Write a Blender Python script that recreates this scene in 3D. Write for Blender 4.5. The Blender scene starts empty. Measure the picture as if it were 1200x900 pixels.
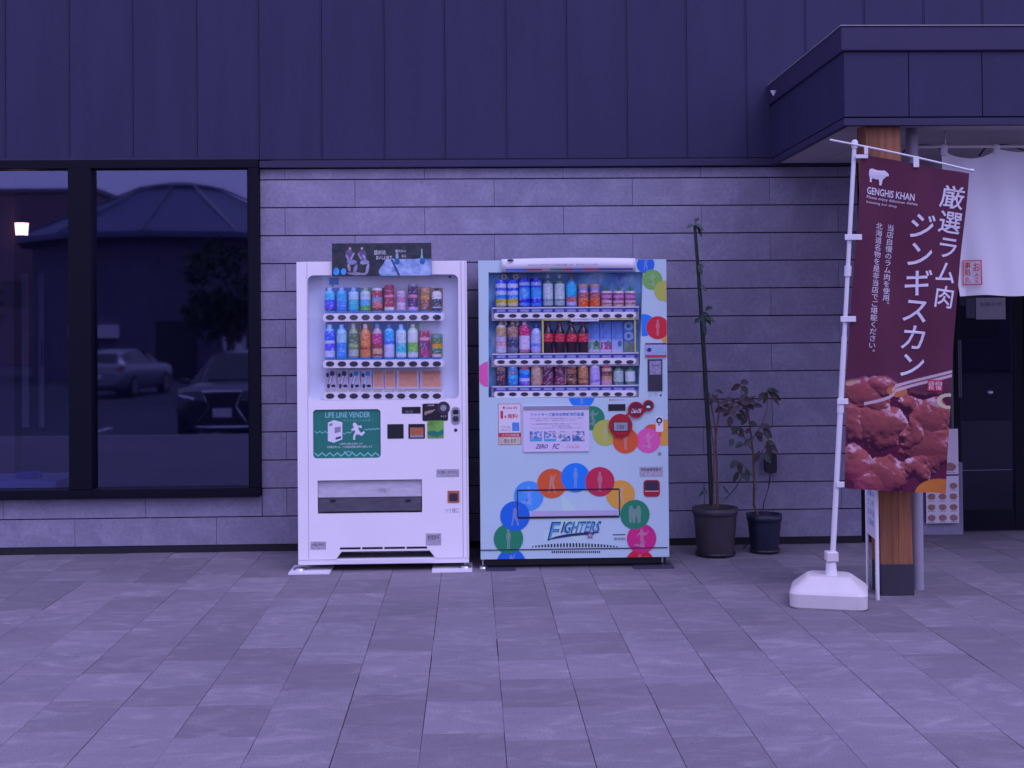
import bpy, bmesh, math, random
import numpy as np
from mathutils import Vector, Matrix
from mathutils.geometry import tessellate_polygon
random.seed(7); RNG = np.random.RandomState(5)
C = bpy.context.scene.collection
SC = bpy.context.scene
R = math.radians
# ------------------------------------------------------------------ camera
F, EYE, DIST = 1514.0, 1.46, 8.6          # focal length in 1200-px units, eye height, metres to the wall
YAW, PITCH, ROLL = math.atan(48/F), R(0.8), R(-0.5)
def cam_axes():
    fw = Vector((math.sin(YAW), math.cos(YAW), 0)); rt = Vector((math.cos(YAW), -math.sin(YAW), 0)); up = Vector((0, 0, 1))
    f2 = fw*math.cos(PITCH)+up*math.sin(PITCH); u2 = up*math.cos(PITCH)-fw*math.sin(PITCH)
    return rt*math.cos(ROLL)+u2*math.sin(ROLL), u2*math.cos(ROLL)-rt*math.sin(ROLL), f2
AR, AU, AF = cam_axes()
_d = Vector((0, 1, 0))
PPY = 385+F*_d.dot(AU)/_d.dot(AF); PPX = 552-F*_d.dot(AR)/_d.dot(AF)
def ray(px, py): return AF+AR*((px-PPX)/F)-AU*((py-PPY)/F)
def at(px, py, Y):                        # measured photo position -> (x, z) on the upright plane y = Y
    d = ray(px, py); t = (Y+DIST)/d.y
    return d.x*t, EYE+d.z*t
def gr(px, py, z=0.0):                    # -> (x, y) on the ground
    d = ray(px, py); t = (z-EYE)/d.z
    return d.x*t, -DIST+d.y*t
cam = bpy.data.objects.new('camera', bpy.data.cameras.new('camera')); C.objects.link(cam)
cam.data.sensor_fit = 'HORIZONTAL'; cam.data.sensor_width = 36; cam.data.lens = F*36/1200
cam.data.shift_x = -(PPX-600)/1200; cam.data.shift_y = (PPY-450)/1200
cam.data.clip_start = 0.05; cam.data.clip_end = 600
m = Matrix((AR, AU, -AF)).transposed().to_4x4(); m.translation = Vector((0, -DIST, EYE)); cam.matrix_world = m
SC.camera = cam
# ------------------------------------------------------------------ world, sun, exposure
SUN_EL, SUN_AZ = R(52), R(148)            # overcast: a high soft sun behind the photographer's right shoulder
w = bpy.data.worlds.new('World'); SC.world = w; w.use_nodes = True
nt = w.node_tree; bg = nt.nodes['Background']
sky = nt.nodes.new('ShaderNodeTexSky'); sky.sky_type = 'NISHITA'; sky.sun_disc = False
sky.sun_elevation = SUN_EL; sky.sun_rotation = SUN_AZ; sky.air_density = 1.0; sky.dust_density = 1.0; sky.ozone_density = 1.0
# cloud deck: the clear sky is blended with an even violet-grey overcast (the photograph's cold evening light)
mixn = nt.nodes.new('ShaderNodeMix'); mixn.data_type = 'RGBA'; mixn.inputs[0].default_value = 0.93
mixn.inputs[7].default_value = (5.5, 4.95, 10.8, 1)
tcw = nt.nodes.new('ShaderNodeTexCoord'); sx_w = nt.nodes.new('ShaderNodeSeparateXYZ'); mrw = nt.nodes.new('ShaderNodeMapRange')
mrw.inputs[1].default_value = 0; mrw.inputs[2].default_value = 1; mrw.inputs[3].default_value = .95; mrw.inputs[4].default_value = 1.20   # overcast: zenith brighter than horizon
vsw = nt.nodes.new('ShaderNodeVectorMath'); vsw.operation = 'SCALE'
nt.links.new(tcw.outputs['Generated'], sx_w.inputs[0]); nt.links.new(sx_w.outputs[2], mrw.inputs[0]); nt.links.new(mrw.outputs[0], vsw.inputs['Scale'])
nt.links.new(sky.outputs[0], mixn.inputs[6]); nt.links.new(mixn.outputs[2], vsw.inputs[0]); nt.links.new(vsw.outputs[0], bg.inputs[0])
bg.inputs[1].default_value = 0.15
sl = bpy.data.lights.new('sun', 'SUN'); sl.energy = 1.4; sl.angle = R(30); sl.color = (0.60, 0.58, 1.0)
so = bpy.data.objects.new('sun', sl); C.objects.link(so)
sd = Vector((math.sin(SUN_AZ)*math.cos(SUN_EL), math.cos(SUN_AZ)*math.cos(SUN_EL), math.sin(SUN_EL)))
so.rotation_euler = sd.to_track_quat('Z', 'Y').to_euler(); so.location = (0, -10, 20)
SC.view_settings.view_transform = 'Standard'; SC.view_settings.look = 'None'
SC.view_settings.exposure = 0.0; SC.view_settings.gamma = 1.0
SC.cycles.max_bounces = 8; SC.cycles.transparent_max_bounces = 12; SC.cycles.caustics_reflective = False; SC.cycles.caustics_refractive = False

# ------------------------------------------------------------------ materials
def new_mat(name):
    mt = bpy.data.materials.new(name); mt.use_nodes = True
    return mt, mt.node_tree, mt.node_tree.nodes['Principled BSDF']
def N(t, kind, **kw):
    n = t.nodes.new(kind)
    for k, v in kw.items(): setattr(n, k, v)
    return n
def plain(name, col, rough=0.5, metal=0.0, var=0.0, bump=0.0, scale=8.0, spec=0.5, stretch=(1, 1, 1), sheen=0, emit=None):
    mt, t, b = new_mat(name)
    b.inputs['Base Color'].default_value = (*col, 1); b.inputs['Roughness'].default_value = rough
    b.inputs['Metallic'].default_value = metal; b.inputs['Specular IOR Level'].default_value = spec
    if emit:
        b.inputs['Emission Color'].default_value = (*emit[0], 1); b.inputs['Emission Strength'].default_value = emit[1]
    if var or bump:
        tc = N(t, 'ShaderNodeTexCoord'); mp = N(t, 'ShaderNodeMapping'); mp.inputs['Scale'].default_value = stretch
        t.links.new(tc.outputs['Object'], mp.inputs[0])
        no = N(t, 'ShaderNodeTexNoise'); no.inputs['Scale'].default_value = scale; no.inputs['Detail'].default_value = 5
        t.links.new(mp.outputs[0], no.inputs[0])
        if var:
            oi = N(t, 'ShaderNodeObjectInfo')
            mr = N(t, 'ShaderNodeMapRange'); mr.inputs[1].default_value = .3; mr.inputs[2].default_value = .7
            mr.inputs[3].default_value = 1-var; mr.inputs[4].default_value = 1+var
            t.links.new(no.outputs[0], mr.inputs[0])
            vm = N(t, 'ShaderNodeVectorMath', operation='SCALE'); vm.inputs[0].default_value = col
            t.links.new(mr.outputs[0], vm.inputs['Scale']); t.links.new(vm.outputs[0], b.inputs['Base Color'])
        if bump:
            bp = N(t, 'ShaderNodeBump'); bp.inputs['Strength'].default_value = bump; bp.inputs['Distance'].default_value = .01
            t.links.new(no.outputs[0], bp.inputs['Height']); t.links.new(bp.outputs[0], b.inputs['Normal'])
    return mt
def vcol(name, rough=0.45, spec=0.5):
    mt, t, b = new_mat(name); a = N(t, 'ShaderNodeAttribute'); a.attribute_name = 'Col'
    t.links.new(a.outputs['Color'], b.inputs['Base Color']); b.inputs['Roughness'].default_value = rough
    b.inputs['Specular IOR Level'].default_value = spec
    return mt
def stone_mat():
    mt, t, b = new_mat('stone_cladding'); L = t.links.new
    g = N(t, 'ShaderNodeNewGeometry'); oi = N(t, 'ShaderNodeObjectInfo')
    off = N(t, 'ShaderNodeVectorMath', operation='SCALE'); L(oi.outputs['Location'], off.inputs[0])
    cmb = N(t, 'ShaderNodeCombineXYZ'); mu = N(t, 'ShaderNodeMath', operation='MULTIPLY'); mu.inputs[1].default_value = 40
    L(oi.outputs['Random'], mu.inputs[0]); L(mu.outputs[0], cmb.inputs[0]); L(mu.outputs[0], cmb.inputs[2])
    ad = N(t, 'ShaderNodeVectorMath', operation='ADD'); L(g.outputs['Position'], ad.inputs[0]); L(cmb.outputs[0], ad.inputs[1])
    n1 = N(t, 'ShaderNodeTexNoise'); n1.inputs['Scale'].default_value = 5; n1.inputs['Detail'].default_value = 7; n1.inputs['Roughness'].default_value = .62; n1.inputs['Distortion'].default_value = .6
    n2 = N(t, 'ShaderNodeTexNoise'); n2.inputs['Scale'].default_value = 38; n2.inputs['Detail'].default_value = 4; n2.inputs['Roughness'].default_value = .7
    L(ad.outputs[0], n1.inputs[0]); L(ad.outputs[0], n2.inputs[0])
    cr = N(t, 'ShaderNodeValToRGB'); e = cr.color_ramp.elements
    e[0].position = .30; e[0].color = (.202, .187, .252, 1); e[1].position = .78; e[1].color = (.300, .286, .362, 1)
    m1 = cr.color_ramp.elements.new(.5); m1.color = (.226, .210, .282, 1)
    L(n1.outputs[0], cr.inputs[0])
    mr = N(t, 'ShaderNodeMapRange'); mr.inputs[1].default_value = .3; mr.inputs[2].default_value = .7; mr.inputs[3].default_value = .86; mr.inputs[4].default_value = 1.13
    L(n2.outputs[0], mr.inputs[0])
    mo = N(t, 'ShaderNodeMapRange'); mo.inputs[3].default_value = .96; mo.inputs[4].default_value = 1.04; L(oi.outputs['Random'], mo.inputs[0])
    mm = N(t, 'ShaderNodeMath', operation='MULTIPLY'); L(mr.outputs[0], mm.inputs[0]); L(mo.outputs[0], mm.inputs[1])
    # sparse dark pits
    vo = N(t, 'ShaderNodeTexNoise'); vo.inputs['Scale'].default_value = 95; vo.inputs['Detail'].default_value = 2; L(ad.outputs[0], vo.inputs[0])
    pm = N(t, 'ShaderNodeMapRange'); pm.inputs[1].default_value = .24; pm.inputs[2].default_value = .34; pm.inputs[3].default_value = .6; pm.inputs[4].default_value = 1; L(vo.outputs[0], pm.inputs[0])
    m3 = N(t, 'ShaderNodeMath', operation='MULTIPLY'); L(mm.outputs[0], m3.inputs[0]); L(pm.outputs[0], m3.inputs[1])
    vs = N(t, 'ShaderNodeVectorMath', operation='SCALE'); L(cr.outputs[0], vs.inputs[0]); L(m3.outputs[0], vs.inputs['Scale'])
    L(vs.outputs[0], b.inputs['Base Color']); b.inputs['Roughness'].default_value = .85
    bp = N(t, 'ShaderNodeBump'); bp.inputs['Strength'].default_value = .35; bp.inputs['Distance'].default_value = .006
    L(n2.outputs[0], bp.inputs['Height']); L(bp.outputs[0], b.inputs['Normal'])
    return mt
def paver_mat():
    mt, t, b = new_mat('concrete_paver'); L = t.links.new
    g = N(t, 'ShaderNodeNewGeometry'); oi = N(t, 'ShaderNodeObjectInfo')
    mu = N(t, 'ShaderNodeMath', operation='MULTIPLY'); mu.inputs[1].default_value = 37; L(oi.outputs['Random'], mu.inputs[0])
    cmb = N(t, 'ShaderNodeCombineXYZ'); L(mu.outputs[0], cmb.inputs[2]); L(mu.outputs[0], cmb.inputs[0])
    ad = N(t, 'ShaderNodeVectorMath', operation='ADD'); L(g.outputs['Position'], ad.inputs[0]); L(cmb.outputs[0], ad.inputs[1])
    mp = N(t, 'ShaderNodeMapping'); mp.inputs['Scale'].default_value = (4.2, 8.0, 1); L(ad.outputs[0], mp.inputs[0])
    n1 = N(t, 'ShaderNodeTexNoise'); n1.inputs['Scale'].default_value = 1.0; n1.inputs['Detail'].default_value = 6; n1.inputs['Roughness'].default_value = .68; n1.inputs['Distortion'].default_value = 1.0
    L(mp.outputs[0], n1.inputs[0])
    n2 = N(t, 'ShaderNodeTexNoise'); n2.inputs['Scale'].default_value = 130; n2.inputs['Detail'].default_value = 3; L(g.outputs['Position'], n2.inputs[0])
    n3 = N(t, 'ShaderNodeTexNoise'); n3.inputs['Scale'].default_value = .7; n3.inputs['Detail'].default_value = 3; L(g.outputs['Position'], n3.inputs[0])
    cr = N(t, 'ShaderNodeValToRGB'); e = cr.color_ramp.elements
    e[0].position = .33; e[0].color = (.168, .150, .174, 1); e[1].position = .72; e[1].color = (.258, .236, .254, 1)
    m1 = cr.color_ramp.elements.new(.52); m1.color = (.186, .167, .190, 1)
    L(n1.outputs[0], cr.inputs[0])
    def mr(src, a, c, lo=.3, hi=.7):
        q = N(t, 'ShaderNodeMapRange'); q.inputs[1].default_value = lo; q.inputs[2].default_value = hi; q.inputs[3].default_value = a; q.inputs[4].default_value = c
        L(src, q.inputs[0]); return q.outputs[0]
    def mul(a, c):
        q = N(t, 'ShaderNodeMath', operation='MULTIPLY'); L(a, q.inputs[0]); L(c, q.inputs[1]); return q.outputs[0]
    vo = N(t, 'ShaderNodeTexVoronoi'); vo.inputs['Scale'].default_value = 2.6; L(g.outputs['Position'], vo.inputs[0])
    n5 = N(t, 'ShaderNodeTexNoise'); n5.inputs['Scale'].default_value = 420; n5.inputs['Detail'].default_value = 1; L(g.outputs['Position'], n5.inputs[0])
    gum = mul(mr(vo.outputs['Distance'], .80, 1.0, .028, .040), mr(n5.outputs[0], .90, 1.10))
    k = mul(mul(mul(mr(n2.outputs[0], .84, 1.15), mr(oi.outputs['Random'], .84, 1.14, 0, 1)), mr(n3.outputs[0], .90, 1.07)), gum)
    vs = N(t, 'ShaderNodeVectorMath', operation='SCALE'); L(cr.outputs[0], vs.inputs[0]); L(k, vs.inputs['Scale'])
    L(vs.outputs[0], b.inputs['Base Color']); b.inputs['Roughness'].default_value = .8; b.inputs['Specular IOR Level'].default_value = .3
    bp = N(t, 'ShaderNodeBump'); bp.inputs['Strength'].default_value = .3; bp.inputs['Distance'].default_value = .004
    L(n2.outputs[0], bp.inputs['Height']); L(bp.outputs[0], b.inputs['Normal'])
    return mt
def siding_mat():
    mt, t, b = new_mat('dark_metal_siding'); L = t.links.new
    g = N(t, 'ShaderNodeNewGeometry'); mp = N(t, 'ShaderNodeMapping'); mp.inputs['Scale'].default_value = (6, 6, .8); L(g.outputs['Position'], mp.inputs[0])
    n1 = N(t, 'ShaderNodeTexNoise'); n1.inputs['Scale'].default_value = 1.2; n1.inputs['Detail'].default_value = 4; L(mp.outputs[0], n1.inputs[0])
    n2 = N(t, 'ShaderNodeTexNoise'); n2.inputs['Scale'].default_value = 120; L(g.outputs['Position'], n2.inputs[0])
    ad = N(t, 'ShaderNodeMath', operation='ADD'); L(n1.outputs[0], ad.inputs[0]); L(n2.outputs[0], ad.inputs[1])
    q = N(t, 'ShaderNodeMapRange'); q.inputs[1].default_value = .7; q.inputs[2].default_value = 1.3; q.inputs[3].default_value = .90; q.inputs[4].default_value = 1.10; L(ad.outputs[0], q.inputs[0])
    vs = N(t, 'ShaderNodeVectorMath', operation='SCALE'); vs.inputs[0].default_value = (.029, .026, .070); L(q.outputs[0], vs.inputs['Scale'])
    L(vs.outputs[0], b.inputs['Base Color']); b.inputs['Roughness'].default_value = .55; b.inputs['Specular IOR Level'].default_value = .25
    wv = N(t, 'ShaderNodeTexWave'); wv.wave_type = 'BANDS'; wv.bands_direction = 'X'; wv.inputs['Scale'].default_value = 12; wv.inputs['Distortion'].default_value = .0
    L(g.outputs['Position'], wv.inputs[0])
    bp = N(t, 'ShaderNodeBump'); bp.inputs['Strength'].default_value = .10; bp.inputs['Distance'].default_value = .003
    L(wv.outputs[0], bp.inputs['Height']); L(bp.outputs[0], b.inputs['Normal'])
    return mt
def glass_mat(name, tint=(.9, .92, .95), refl=0.0, ior=1.5, gcol=(1, 1, 1), rough=0.0):
    mt = bpy.data.materials.new(name); mt.use_nodes = True; t = mt.node_tree; t.nodes.clear(); L = t.links.new
    o = N(t, 'ShaderNodeOutputMaterial'); mx = N(t, 'ShaderNodeMixShader'); tr = N(t, 'ShaderNodeBsdfTransparent'); gl = N(t, 'ShaderNodeBsdfGlossy')
    gl.inputs['Roughness'].default_value = .0; gl.inputs['Color'].default_value = (*gcol, 1); tr.inputs[0].default_value = (*tint, 1); gl.inputs['Roughness'].default_value = rough
    lw = N(t, 'ShaderNodeLayerWeight'); lw.inputs[0].default_value = .5; pw = N(t, 'ShaderNodeMath', operation='POWER'); pw.inputs[1].default_value = 5; L(lw.outputs['Facing'], pw.inputs[0])
    fr = N(t, 'ShaderNodeMath', operation='MULTIPLY_ADD'); f0 = ((ior-1)/(ior+1))**2; fr.inputs[1].default_value = 1-f0; fr.inputs[2].default_value = f0; L(pw.outputs[0], fr.inputs[0])   # Schlick, the same from both sides
    a = N(t, 'ShaderNodeMath', operation='ADD'); a.inputs[1].default_value = refl; a.use_clamp = True
    L(fr.outputs[0], a.inputs[0]); L(a.outputs[0], mx.inputs[0]); L(tr.outputs[0], mx.inputs[1]); L(gl.outputs[0], mx.inputs[2]); L(mx.outputs[0], o.inputs[0])
    return mt
def film_mat(name, col, alpha=.86):
    mt = bpy.data.materials.new(name); mt.use_nodes = True; t = mt.node_tree; L = t.links.new; b = t.nodes['Principled BSDF']
    b.inputs['Base Color'].default_value = (*col, 1); b.inputs['Roughness'].default_value = .35; b.inputs['Alpha'].default_value = alpha
    return mt
def cloth_mat(name, col, attr=False, transl=.25):
    mt = bpy.data.materials.new(name); mt.use_nodes = True; t = mt.node_tree; L = t.links.new; b = t.nodes['Principled BSDF']; o = [n for n in t.nodes if n.type == 'OUTPUT_MATERIAL'][0]
    b.inputs['Roughness'].default_value = .8; b.inputs['Specular IOR Level'].default_value = .2; b.inputs['Base Color'].default_value = (*col, 1)
    tr = N(t, 'ShaderNodeBsdfTranslucent'); tr.inputs[0].default_value = (*col, 1); mx = N(t, 'ShaderNodeMixShader'); mx.inputs[0].default_value = transl
    if attr:
        a = N(t, 'ShaderNodeAttribute'); a.attribute_name = 'Col'; L(a.outputs['Color'], b.inputs['Base Color']); L(a.outputs['Color'], tr.inputs[0])
    no = N(t, 'ShaderNodeTexNoise'); no.inputs['Scale'].default_value = 350; bp = N(t, 'ShaderNodeBump'); bp.inputs['Strength'].default_value = .15; bp.inputs['Distance'].default_value = .001
    L(no.outputs[0], bp.inputs['Height']); L(bp.outputs[0], b.inputs['Normal'])
    L(b.outputs[0], mx.inputs[1]); L(tr.outputs[0], mx.inputs[2]); L(mx.outputs[0], o.inputs[0])
    return mt
M = dict(
    stone=stone_mat(), paver=paver_mat(), siding=siding_mat(),
    joint=plain('joint_sand', (.115, .105, .112), .95, var=.3, scale=30),
    recess=plain('dark_recess', (.012, .011, .016), .9),
    trim=plain('dark_trim', (.032, .027, .070), .5, var=.08, scale=5, spec=.3),
    frame=plain('window_frame', (.006, .0055, .012), .45, spec=.12),
    soffit=plain('soffit_board', (.42, .38, .40), .7, var=.05, scale=3),
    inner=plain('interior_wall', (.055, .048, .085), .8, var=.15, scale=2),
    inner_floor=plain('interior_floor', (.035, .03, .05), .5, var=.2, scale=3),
    pale=plain('pale_board', (.55, .52, .45), .6, var=.08),
    white1=plain('machine_white', (.86, .83, .81), .38, var=.03, scale=2.2, bump=.02),
    white2=plain('machine_cool_white', (.48, .65, .66), .38, var=.03, scale=2.2, bump=.02),
    white_plastic=plain('white_plastic', (.78, .76, .78), .35, var=.02, scale=6),
    panel_lav=plain('display_back', (.70, .74, .84), .5, var=.04, scale=4),
    black=plain('black_plastic', (.012, .012, .018), .35),
    dark=plain('dark_plastic', (.035, .03, .05), .35),
    grey=plain('grey_plastic', (.30, .29, .31), .4, var=.05, scale=20),
    steel=plain('steel', (.5, .5, .52), .3, metal=.9, var=.08, scale=10),
    plate=plain('printed_plate', (.40, .38, .42), .5, var=.25, scale=90, stretch=(1, 1, 2)),
    flap=plain('grey_flap', (.44, .42, .46), .3, var=.12, scale=14, stretch=(1, 1, 3)),
    slot_grey=plain('slot_grey', (.085, .08, .10), .35, var=.2, scale=12, stretch=(1, 1, 4)),
    green=plain('green_print', (.015, .20, .13), .4, var=.08, scale=6),
    green_light=plain('green_sticker', (.16, .42, .06), .4, var=.35, scale=18),
    ink_white=plain('white_ink', (.74, .74, .76), .5),
    ink_teal=plain('teal_ink', (.25, .60, .55), .5),
    ink_blue=plain('blue_ink', (.03, .22, .60), .4),
    ink_navy=plain('navy_ink', (.015, .03, .12), .45),
    ink_dark=plain('dark_ink', (.05, .05, .08), .5),
    ink_grey=plain('grey_ink', (.28, .27, .32), .5),
    ink_red=plain('red_ink', (.55, .03, .04), .45),
    ink_pink=plain('pink_ink', (.60, .30, .33), .5),
    paper=plain('paper', (.72, .68, .70), .6),
    cream=plain('cream_paper', (.55, .52, .36), .6, var=.2, scale=60),
    red_plastic=plain('red_plastic', (.42, .015, .025), .25),
    orange_plastic=plain('orange_plastic', (.45, .14, .06), .35, var=.2, scale=60),
    yellow=plain('yellow_frame', (.62, .58, .12), .4),
    map_green=plain('map_print', (.50, .74, .62), .4),
    lcd=plain('lcd', (.32, .33, .34), .2, var=.2, scale=90),
    tank=plain('tank_plastic', (.60, .57, .53), .5, var=.05, scale=9, bump=.05),
    pole=plain('pole_white', (.66, .66, .66), .35, var=.03, scale=12),
    post=plain('post_wood', (.23, .085, .030), .6, var=.5, scale=3.0, stretch=(9, 9, .6), bump=.15),
    post_base=plain('post_base', (.030, .027, .04), .45, var=.1),
    pipe=plain('drain_pipe', (.27, .26, .31), .45, var=.05, scale=4),
    pot=plain('pot_brown', (.045, .036, .042), .55, var=.2, scale=12, bump=.1),
    pot_blue=plain('pot_blue', (.010, .014, .032), .4, var=.2, scale=12),
    soil=plain('soil', (.03, .02, .015), .95, var=.4, scale=40, bump=.6),
    bark=plain('bark', (.12, .065, .045), .8, var=.3, scale=40, bump=.3),
    bark_green=plain('plant_pole', (.012, .022, .018), .7, var=.4, scale=20),
    leaf=plain('leaf_green', (.020, .045, .028), .5, var=.4, scale=30),
    leaf_red=plain('leaf_reddish', (.050, .030, .030), .55, var=.4, scale=30),
    rod=plain('curtain_rod', (.62, .58, .55), .4),
    print=vcol('printed_surface', .4), print_matte=vcol('printed_matte', .7, .2),
    noren=cloth_mat('curtain_cloth', (.84, .84, .86)),
    flag=cloth_mat('banner_cloth', (.1, .03, .06), attr=True),
    flag_ink=cloth_mat('banner_white_ink', (.72, .70, .74), transl=.15),
    flag_red=cloth_mat('banner_red_ink', (.50, .03, .05), transl=.15),
    win_glass=glass_mat('window_glass', (.50, .54, .80), .075, gcol=(.70, .72, 1.0), rough=.022),
    door_glass=glass_mat('door_glass', (.34, .34, .44), .0, gcol=(.80, .80, 1.0)),
    case_glass=glass_mat('display_glass', (.985, .99, 1.0), .0, 1.3),
    asphalt=plain('asphalt', (.042, .040, .062), .9, var=.25, scale=60, bump=.2),
    line=plain('road_paint', (.6, .6, .6), .7, var=.2, scale=20),
    kerb=plain('kerb_concrete', (.3, .29, .28), .85, var=.15, scale=12),
    far_wall=plain('far_wall', (.12, .10, .16), .85, var=.15, scale=1.5),
    far_wall2=plain('far_wall_rose', (.22, .15, .17), .85, var=.12, scale=.5),
    far_roof=plain('far_roof', (.07, .09, .18), .5, var=.12, scale=1.5),
    far_trim=plain('far_trim', (.5, .5, .52), .6),
    car_black=plain('car_paint_black', (.015, .016, .025), .15, spec=.8),
    car_silver=plain('car_paint_silver', (.30, .31, .34), .25, metal=.5),
    car_glass=plain('car_glass', (.01, .011, .015), .05, spec=.8),
    chrome=plain('chrome', (.75, .75, .78), .15, metal=1),
    tyre=plain('tyre', (.012, .012, .012), .8),
    tail=plain('tail_light', (.4, .01, .01), .2),
    lamp_glow=plain('lamp_glow', (.9, .7, .5), .5, emit=((1.0, .52, .26), 9.0)),
    crown=plain('tree_foliage', (.03, .05, .022), .8, var=.5, scale=2),
)
# ------------------------------------------------------------------ mesh helpers
def link(o, parent=None):
    C.objects.link(o)
    if parent: o.parent = parent
    return o
def tag(o, label=None, cat=None, group=None, kind=None):
    if label: o['label'] = label
    if cat: o['category'] = cat
    if group: o['group'] = group
    if kind: o['kind'] = kind
    return o
def thing(name, loc, label, cat, group=None):
    o = bpy.data.objects.new(name, None); o.location = loc; o.empty_display_size = .1; C.objects.link(o)
    return tag(o, label, cat, group)
class MB:
    """collects faces in world coordinates; build() makes ONE object (child coordinates follow the parent)"""
    def __init__(s): s.v = []; s.f = []; s.smooth = set(); s.col = None
    def add(s, vs, fs, smooth=False):
        b = len(s.v); s.v += [tuple(p) for p in vs]
        for f in fs:
            if smooth: s.smooth.add(len(s.f))
            s.f.append(tuple(b+i for i in f))
        return s
    def box(s, x0, x1, y0, y1, z0, z1, bev=0.0):
        if x0 > x1: x0, x1 = x1, x0
        if y0 > y1: y0, y1 = y1, y0
        if z0 > z1: z0, z1 = z1, z0
        if not bev:
            return s.add([(x0, y0, z0), (x1, y0, z0), (x1, y1, z0), (x0, y1, z0), (x0, y0, z1), (x1, y0, z1), (x1, y1, z1), (x0, y1, z1)],
                         [(0, 3, 2, 1), (4, 5, 6, 7), (0, 1, 5, 4), (1, 2, 6, 5), (2, 3, 7, 6), (3, 0, 4, 7)])
        b = min(bev, (x1-x0)*.45, (y1-y0)*.45, (z1-z0)*.45)
        vs = []; idx = {}
        for i, (xa, xb) in enumerate(((x0, x0+b), (x1, x1-b))):
            for j, (ya, yb) in enumerate(((y0, y0+b), (y1, y1-b))):
                for k, (za, zb) in enumerate(((z0, z0+b), (z1, z1-b))):
                    idx[i, j, k] = len(vs); vs += [(xa, yb, zb), (xb, ya, zb), (xb, yb, za)]
        I = lambda i, j, k, a: idx[i, j, k]+a
        fs = []
        for i in (0, 1): fs.append([I(i, 0, 0, 0), I(i, 1, 0, 0), I(i, 1, 1, 0), I(i, 0, 1, 0)] if i else [I(i, 0, 0, 0), I(i, 0, 1, 0), I(i, 1, 1, 0), I(i, 1, 0, 0)])
        for j in (0, 1): fs.append([I(0, j, 0, 1), I(0, j, 1, 1), I(1, j, 1, 1), I(1, j, 0, 1)] if j else [I(0, j, 0, 1), I(1, j, 0, 1), I(1, j, 1, 1), I(0, j, 1, 1)])
        for k in (0, 1): fs.append([I(0, 0, k, 2), I(1, 0, k, 2), I(1, 1, k, 2), I(0, 1, k, 2)] if k else [I(0, 0, k, 2), I(0, 1, k, 2), I(1, 1, k, 2), I(1, 0, k, 2)])
        for i in (0, 1):
            for j in (0, 1): fs.append([I(i, j, 0, 0), I(i, j, 0, 1), I(i, j, 1, 1), I(i, j, 1, 0)])
        for i in (0, 1):
            for k in (0, 1): fs.append([I(i, 0, k, 0), I(i, 0, k, 2), I(i, 1, k, 2), I(i, 1, k, 0)])
        for j in (0, 1):
            for k in (0, 1): fs.append([I(0, j, k, 1), I(0, j, k, 2), I(1, j, k, 2), I(1, j, k, 1)])
        for i in (0, 1):
            for j in (0, 1):
                for k in (0, 1): fs.append([I(i, j, k, 0), I(i, j, k, 1), I(i, j, k, 2)])
        return s.add(vs, fs)
    def prism(s, outline, y0, y1, holes=()):
        """outline (x,z) extruded from y0 (front) to y1"""
        loops = [outline]+list(holes); pts = [p for l in loops for p in l]
        tris = tessellate_polygon([[Vector((p[0], p[1], 0)) for p in l] for l in loops])
        n = len(pts); vs = [(x, y0, z) for x, z in pts]+[(x, y1, z) for x, z in pts]; fs = []
        for a, b, c in tris:
            ax, az = pts[a]; bx, bz = pts[b]; cx, cz = pts[c]
            if (bx-ax)*(cz-az)-(bz-az)*(cx-ax) < 0: b, c = c, b
            fs.append((a, b, c)); fs.append((a+n, c+n, b+n))
        o = 0
        for l in loops:
            k = len(l)
            for i in range(k): fs.append((o+i, o+(i+1) % k, o+(i+1) % k+n, o+i+n))
            o += k
        return s.add(vs, fs)
    def tube(s, pts, r, n=8, caps=True):
        pts = [Vector(p) for p in pts]; rs = r if isinstance(r, (list, tuple)) else [r]*len(pts)
        vs = []; up = Vector((0, 0, 1))
        for i, p in enumerate(pts):
            d = (pts[min(i+1, len(pts)-1)]-pts[max(i-1, 0)]).normalized()
            a = d.cross(up) if abs(d.z) < .95 else d.cross(Vector((0, 1, 0)))
            a.normalize(); b = d.cross(a)
            for k in range(n):
                t = 2*math.pi*k/n; vs.append(p+(a*math.cos(t)+b*math.sin(t))*rs[i])
        fs = [(i*n+k, i*n+(k+1) % n, (i+1)*n+(k+1) % n, (i+1)*n+k) for i in range(len(pts)-1) for k in range(n)]
        s.add(vs, fs, True)
        if caps:
            s.add([vs[k] for k in range(n)], [tuple(range(n))]); s.add([vs[-n+k] for k in range(n)], [tuple(reversed(range(n)))])
        return s
    def lathe(s, cx, cy, prof, n=24, sx=1, sy=1):
        vs = [(cx+r*math.cos(2*math.pi*k/n)*sx, cy+r*math.sin(2*math.pi*k/n)*sy, z) for r, z in prof for k in range(n)]
        fs = [(i*n+k, i*n+(k+1) % n, (i+1)*n+(k+1) % n, (i+1)*n+k) for i in range(len(prof)-1) for k in range(n)]
        s.add(vs, fs, True)
        if prof[0][0] > 1e-4: s.add(vs[:n], [tuple(reversed(range(n)))])
        if prof[-1][0] > 1e-4: s.add(vs[-n:], [tuple(range(n))])
        return s
    def build(s, name, mat, parent=None, colors=None):
        me = bpy.data.meshes.new(name)
        off = Vector(parent_world(parent)) if parent else Vector((0, 0, 0))
        me.from_pydata([(x-off.x, y-off.y, z-off.z) for x, y, z in s.v], [], s.f)
        if s.smooth:
            me.polygons.foreach_set('use_smooth', [i in s.smooth for i in range(len(s.f))])
        bm = bmesh.new(); bm.from_mesh(me); bmesh.ops.recalc_face_normals(bm, faces=bm.faces); bm.to_mesh(me); bm.free()
        me.materials.append(mat)
        if colors is not None: set_col(me, colors)
        o = bpy.data.objects.new(name, me); link(o, parent)
        return o
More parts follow.
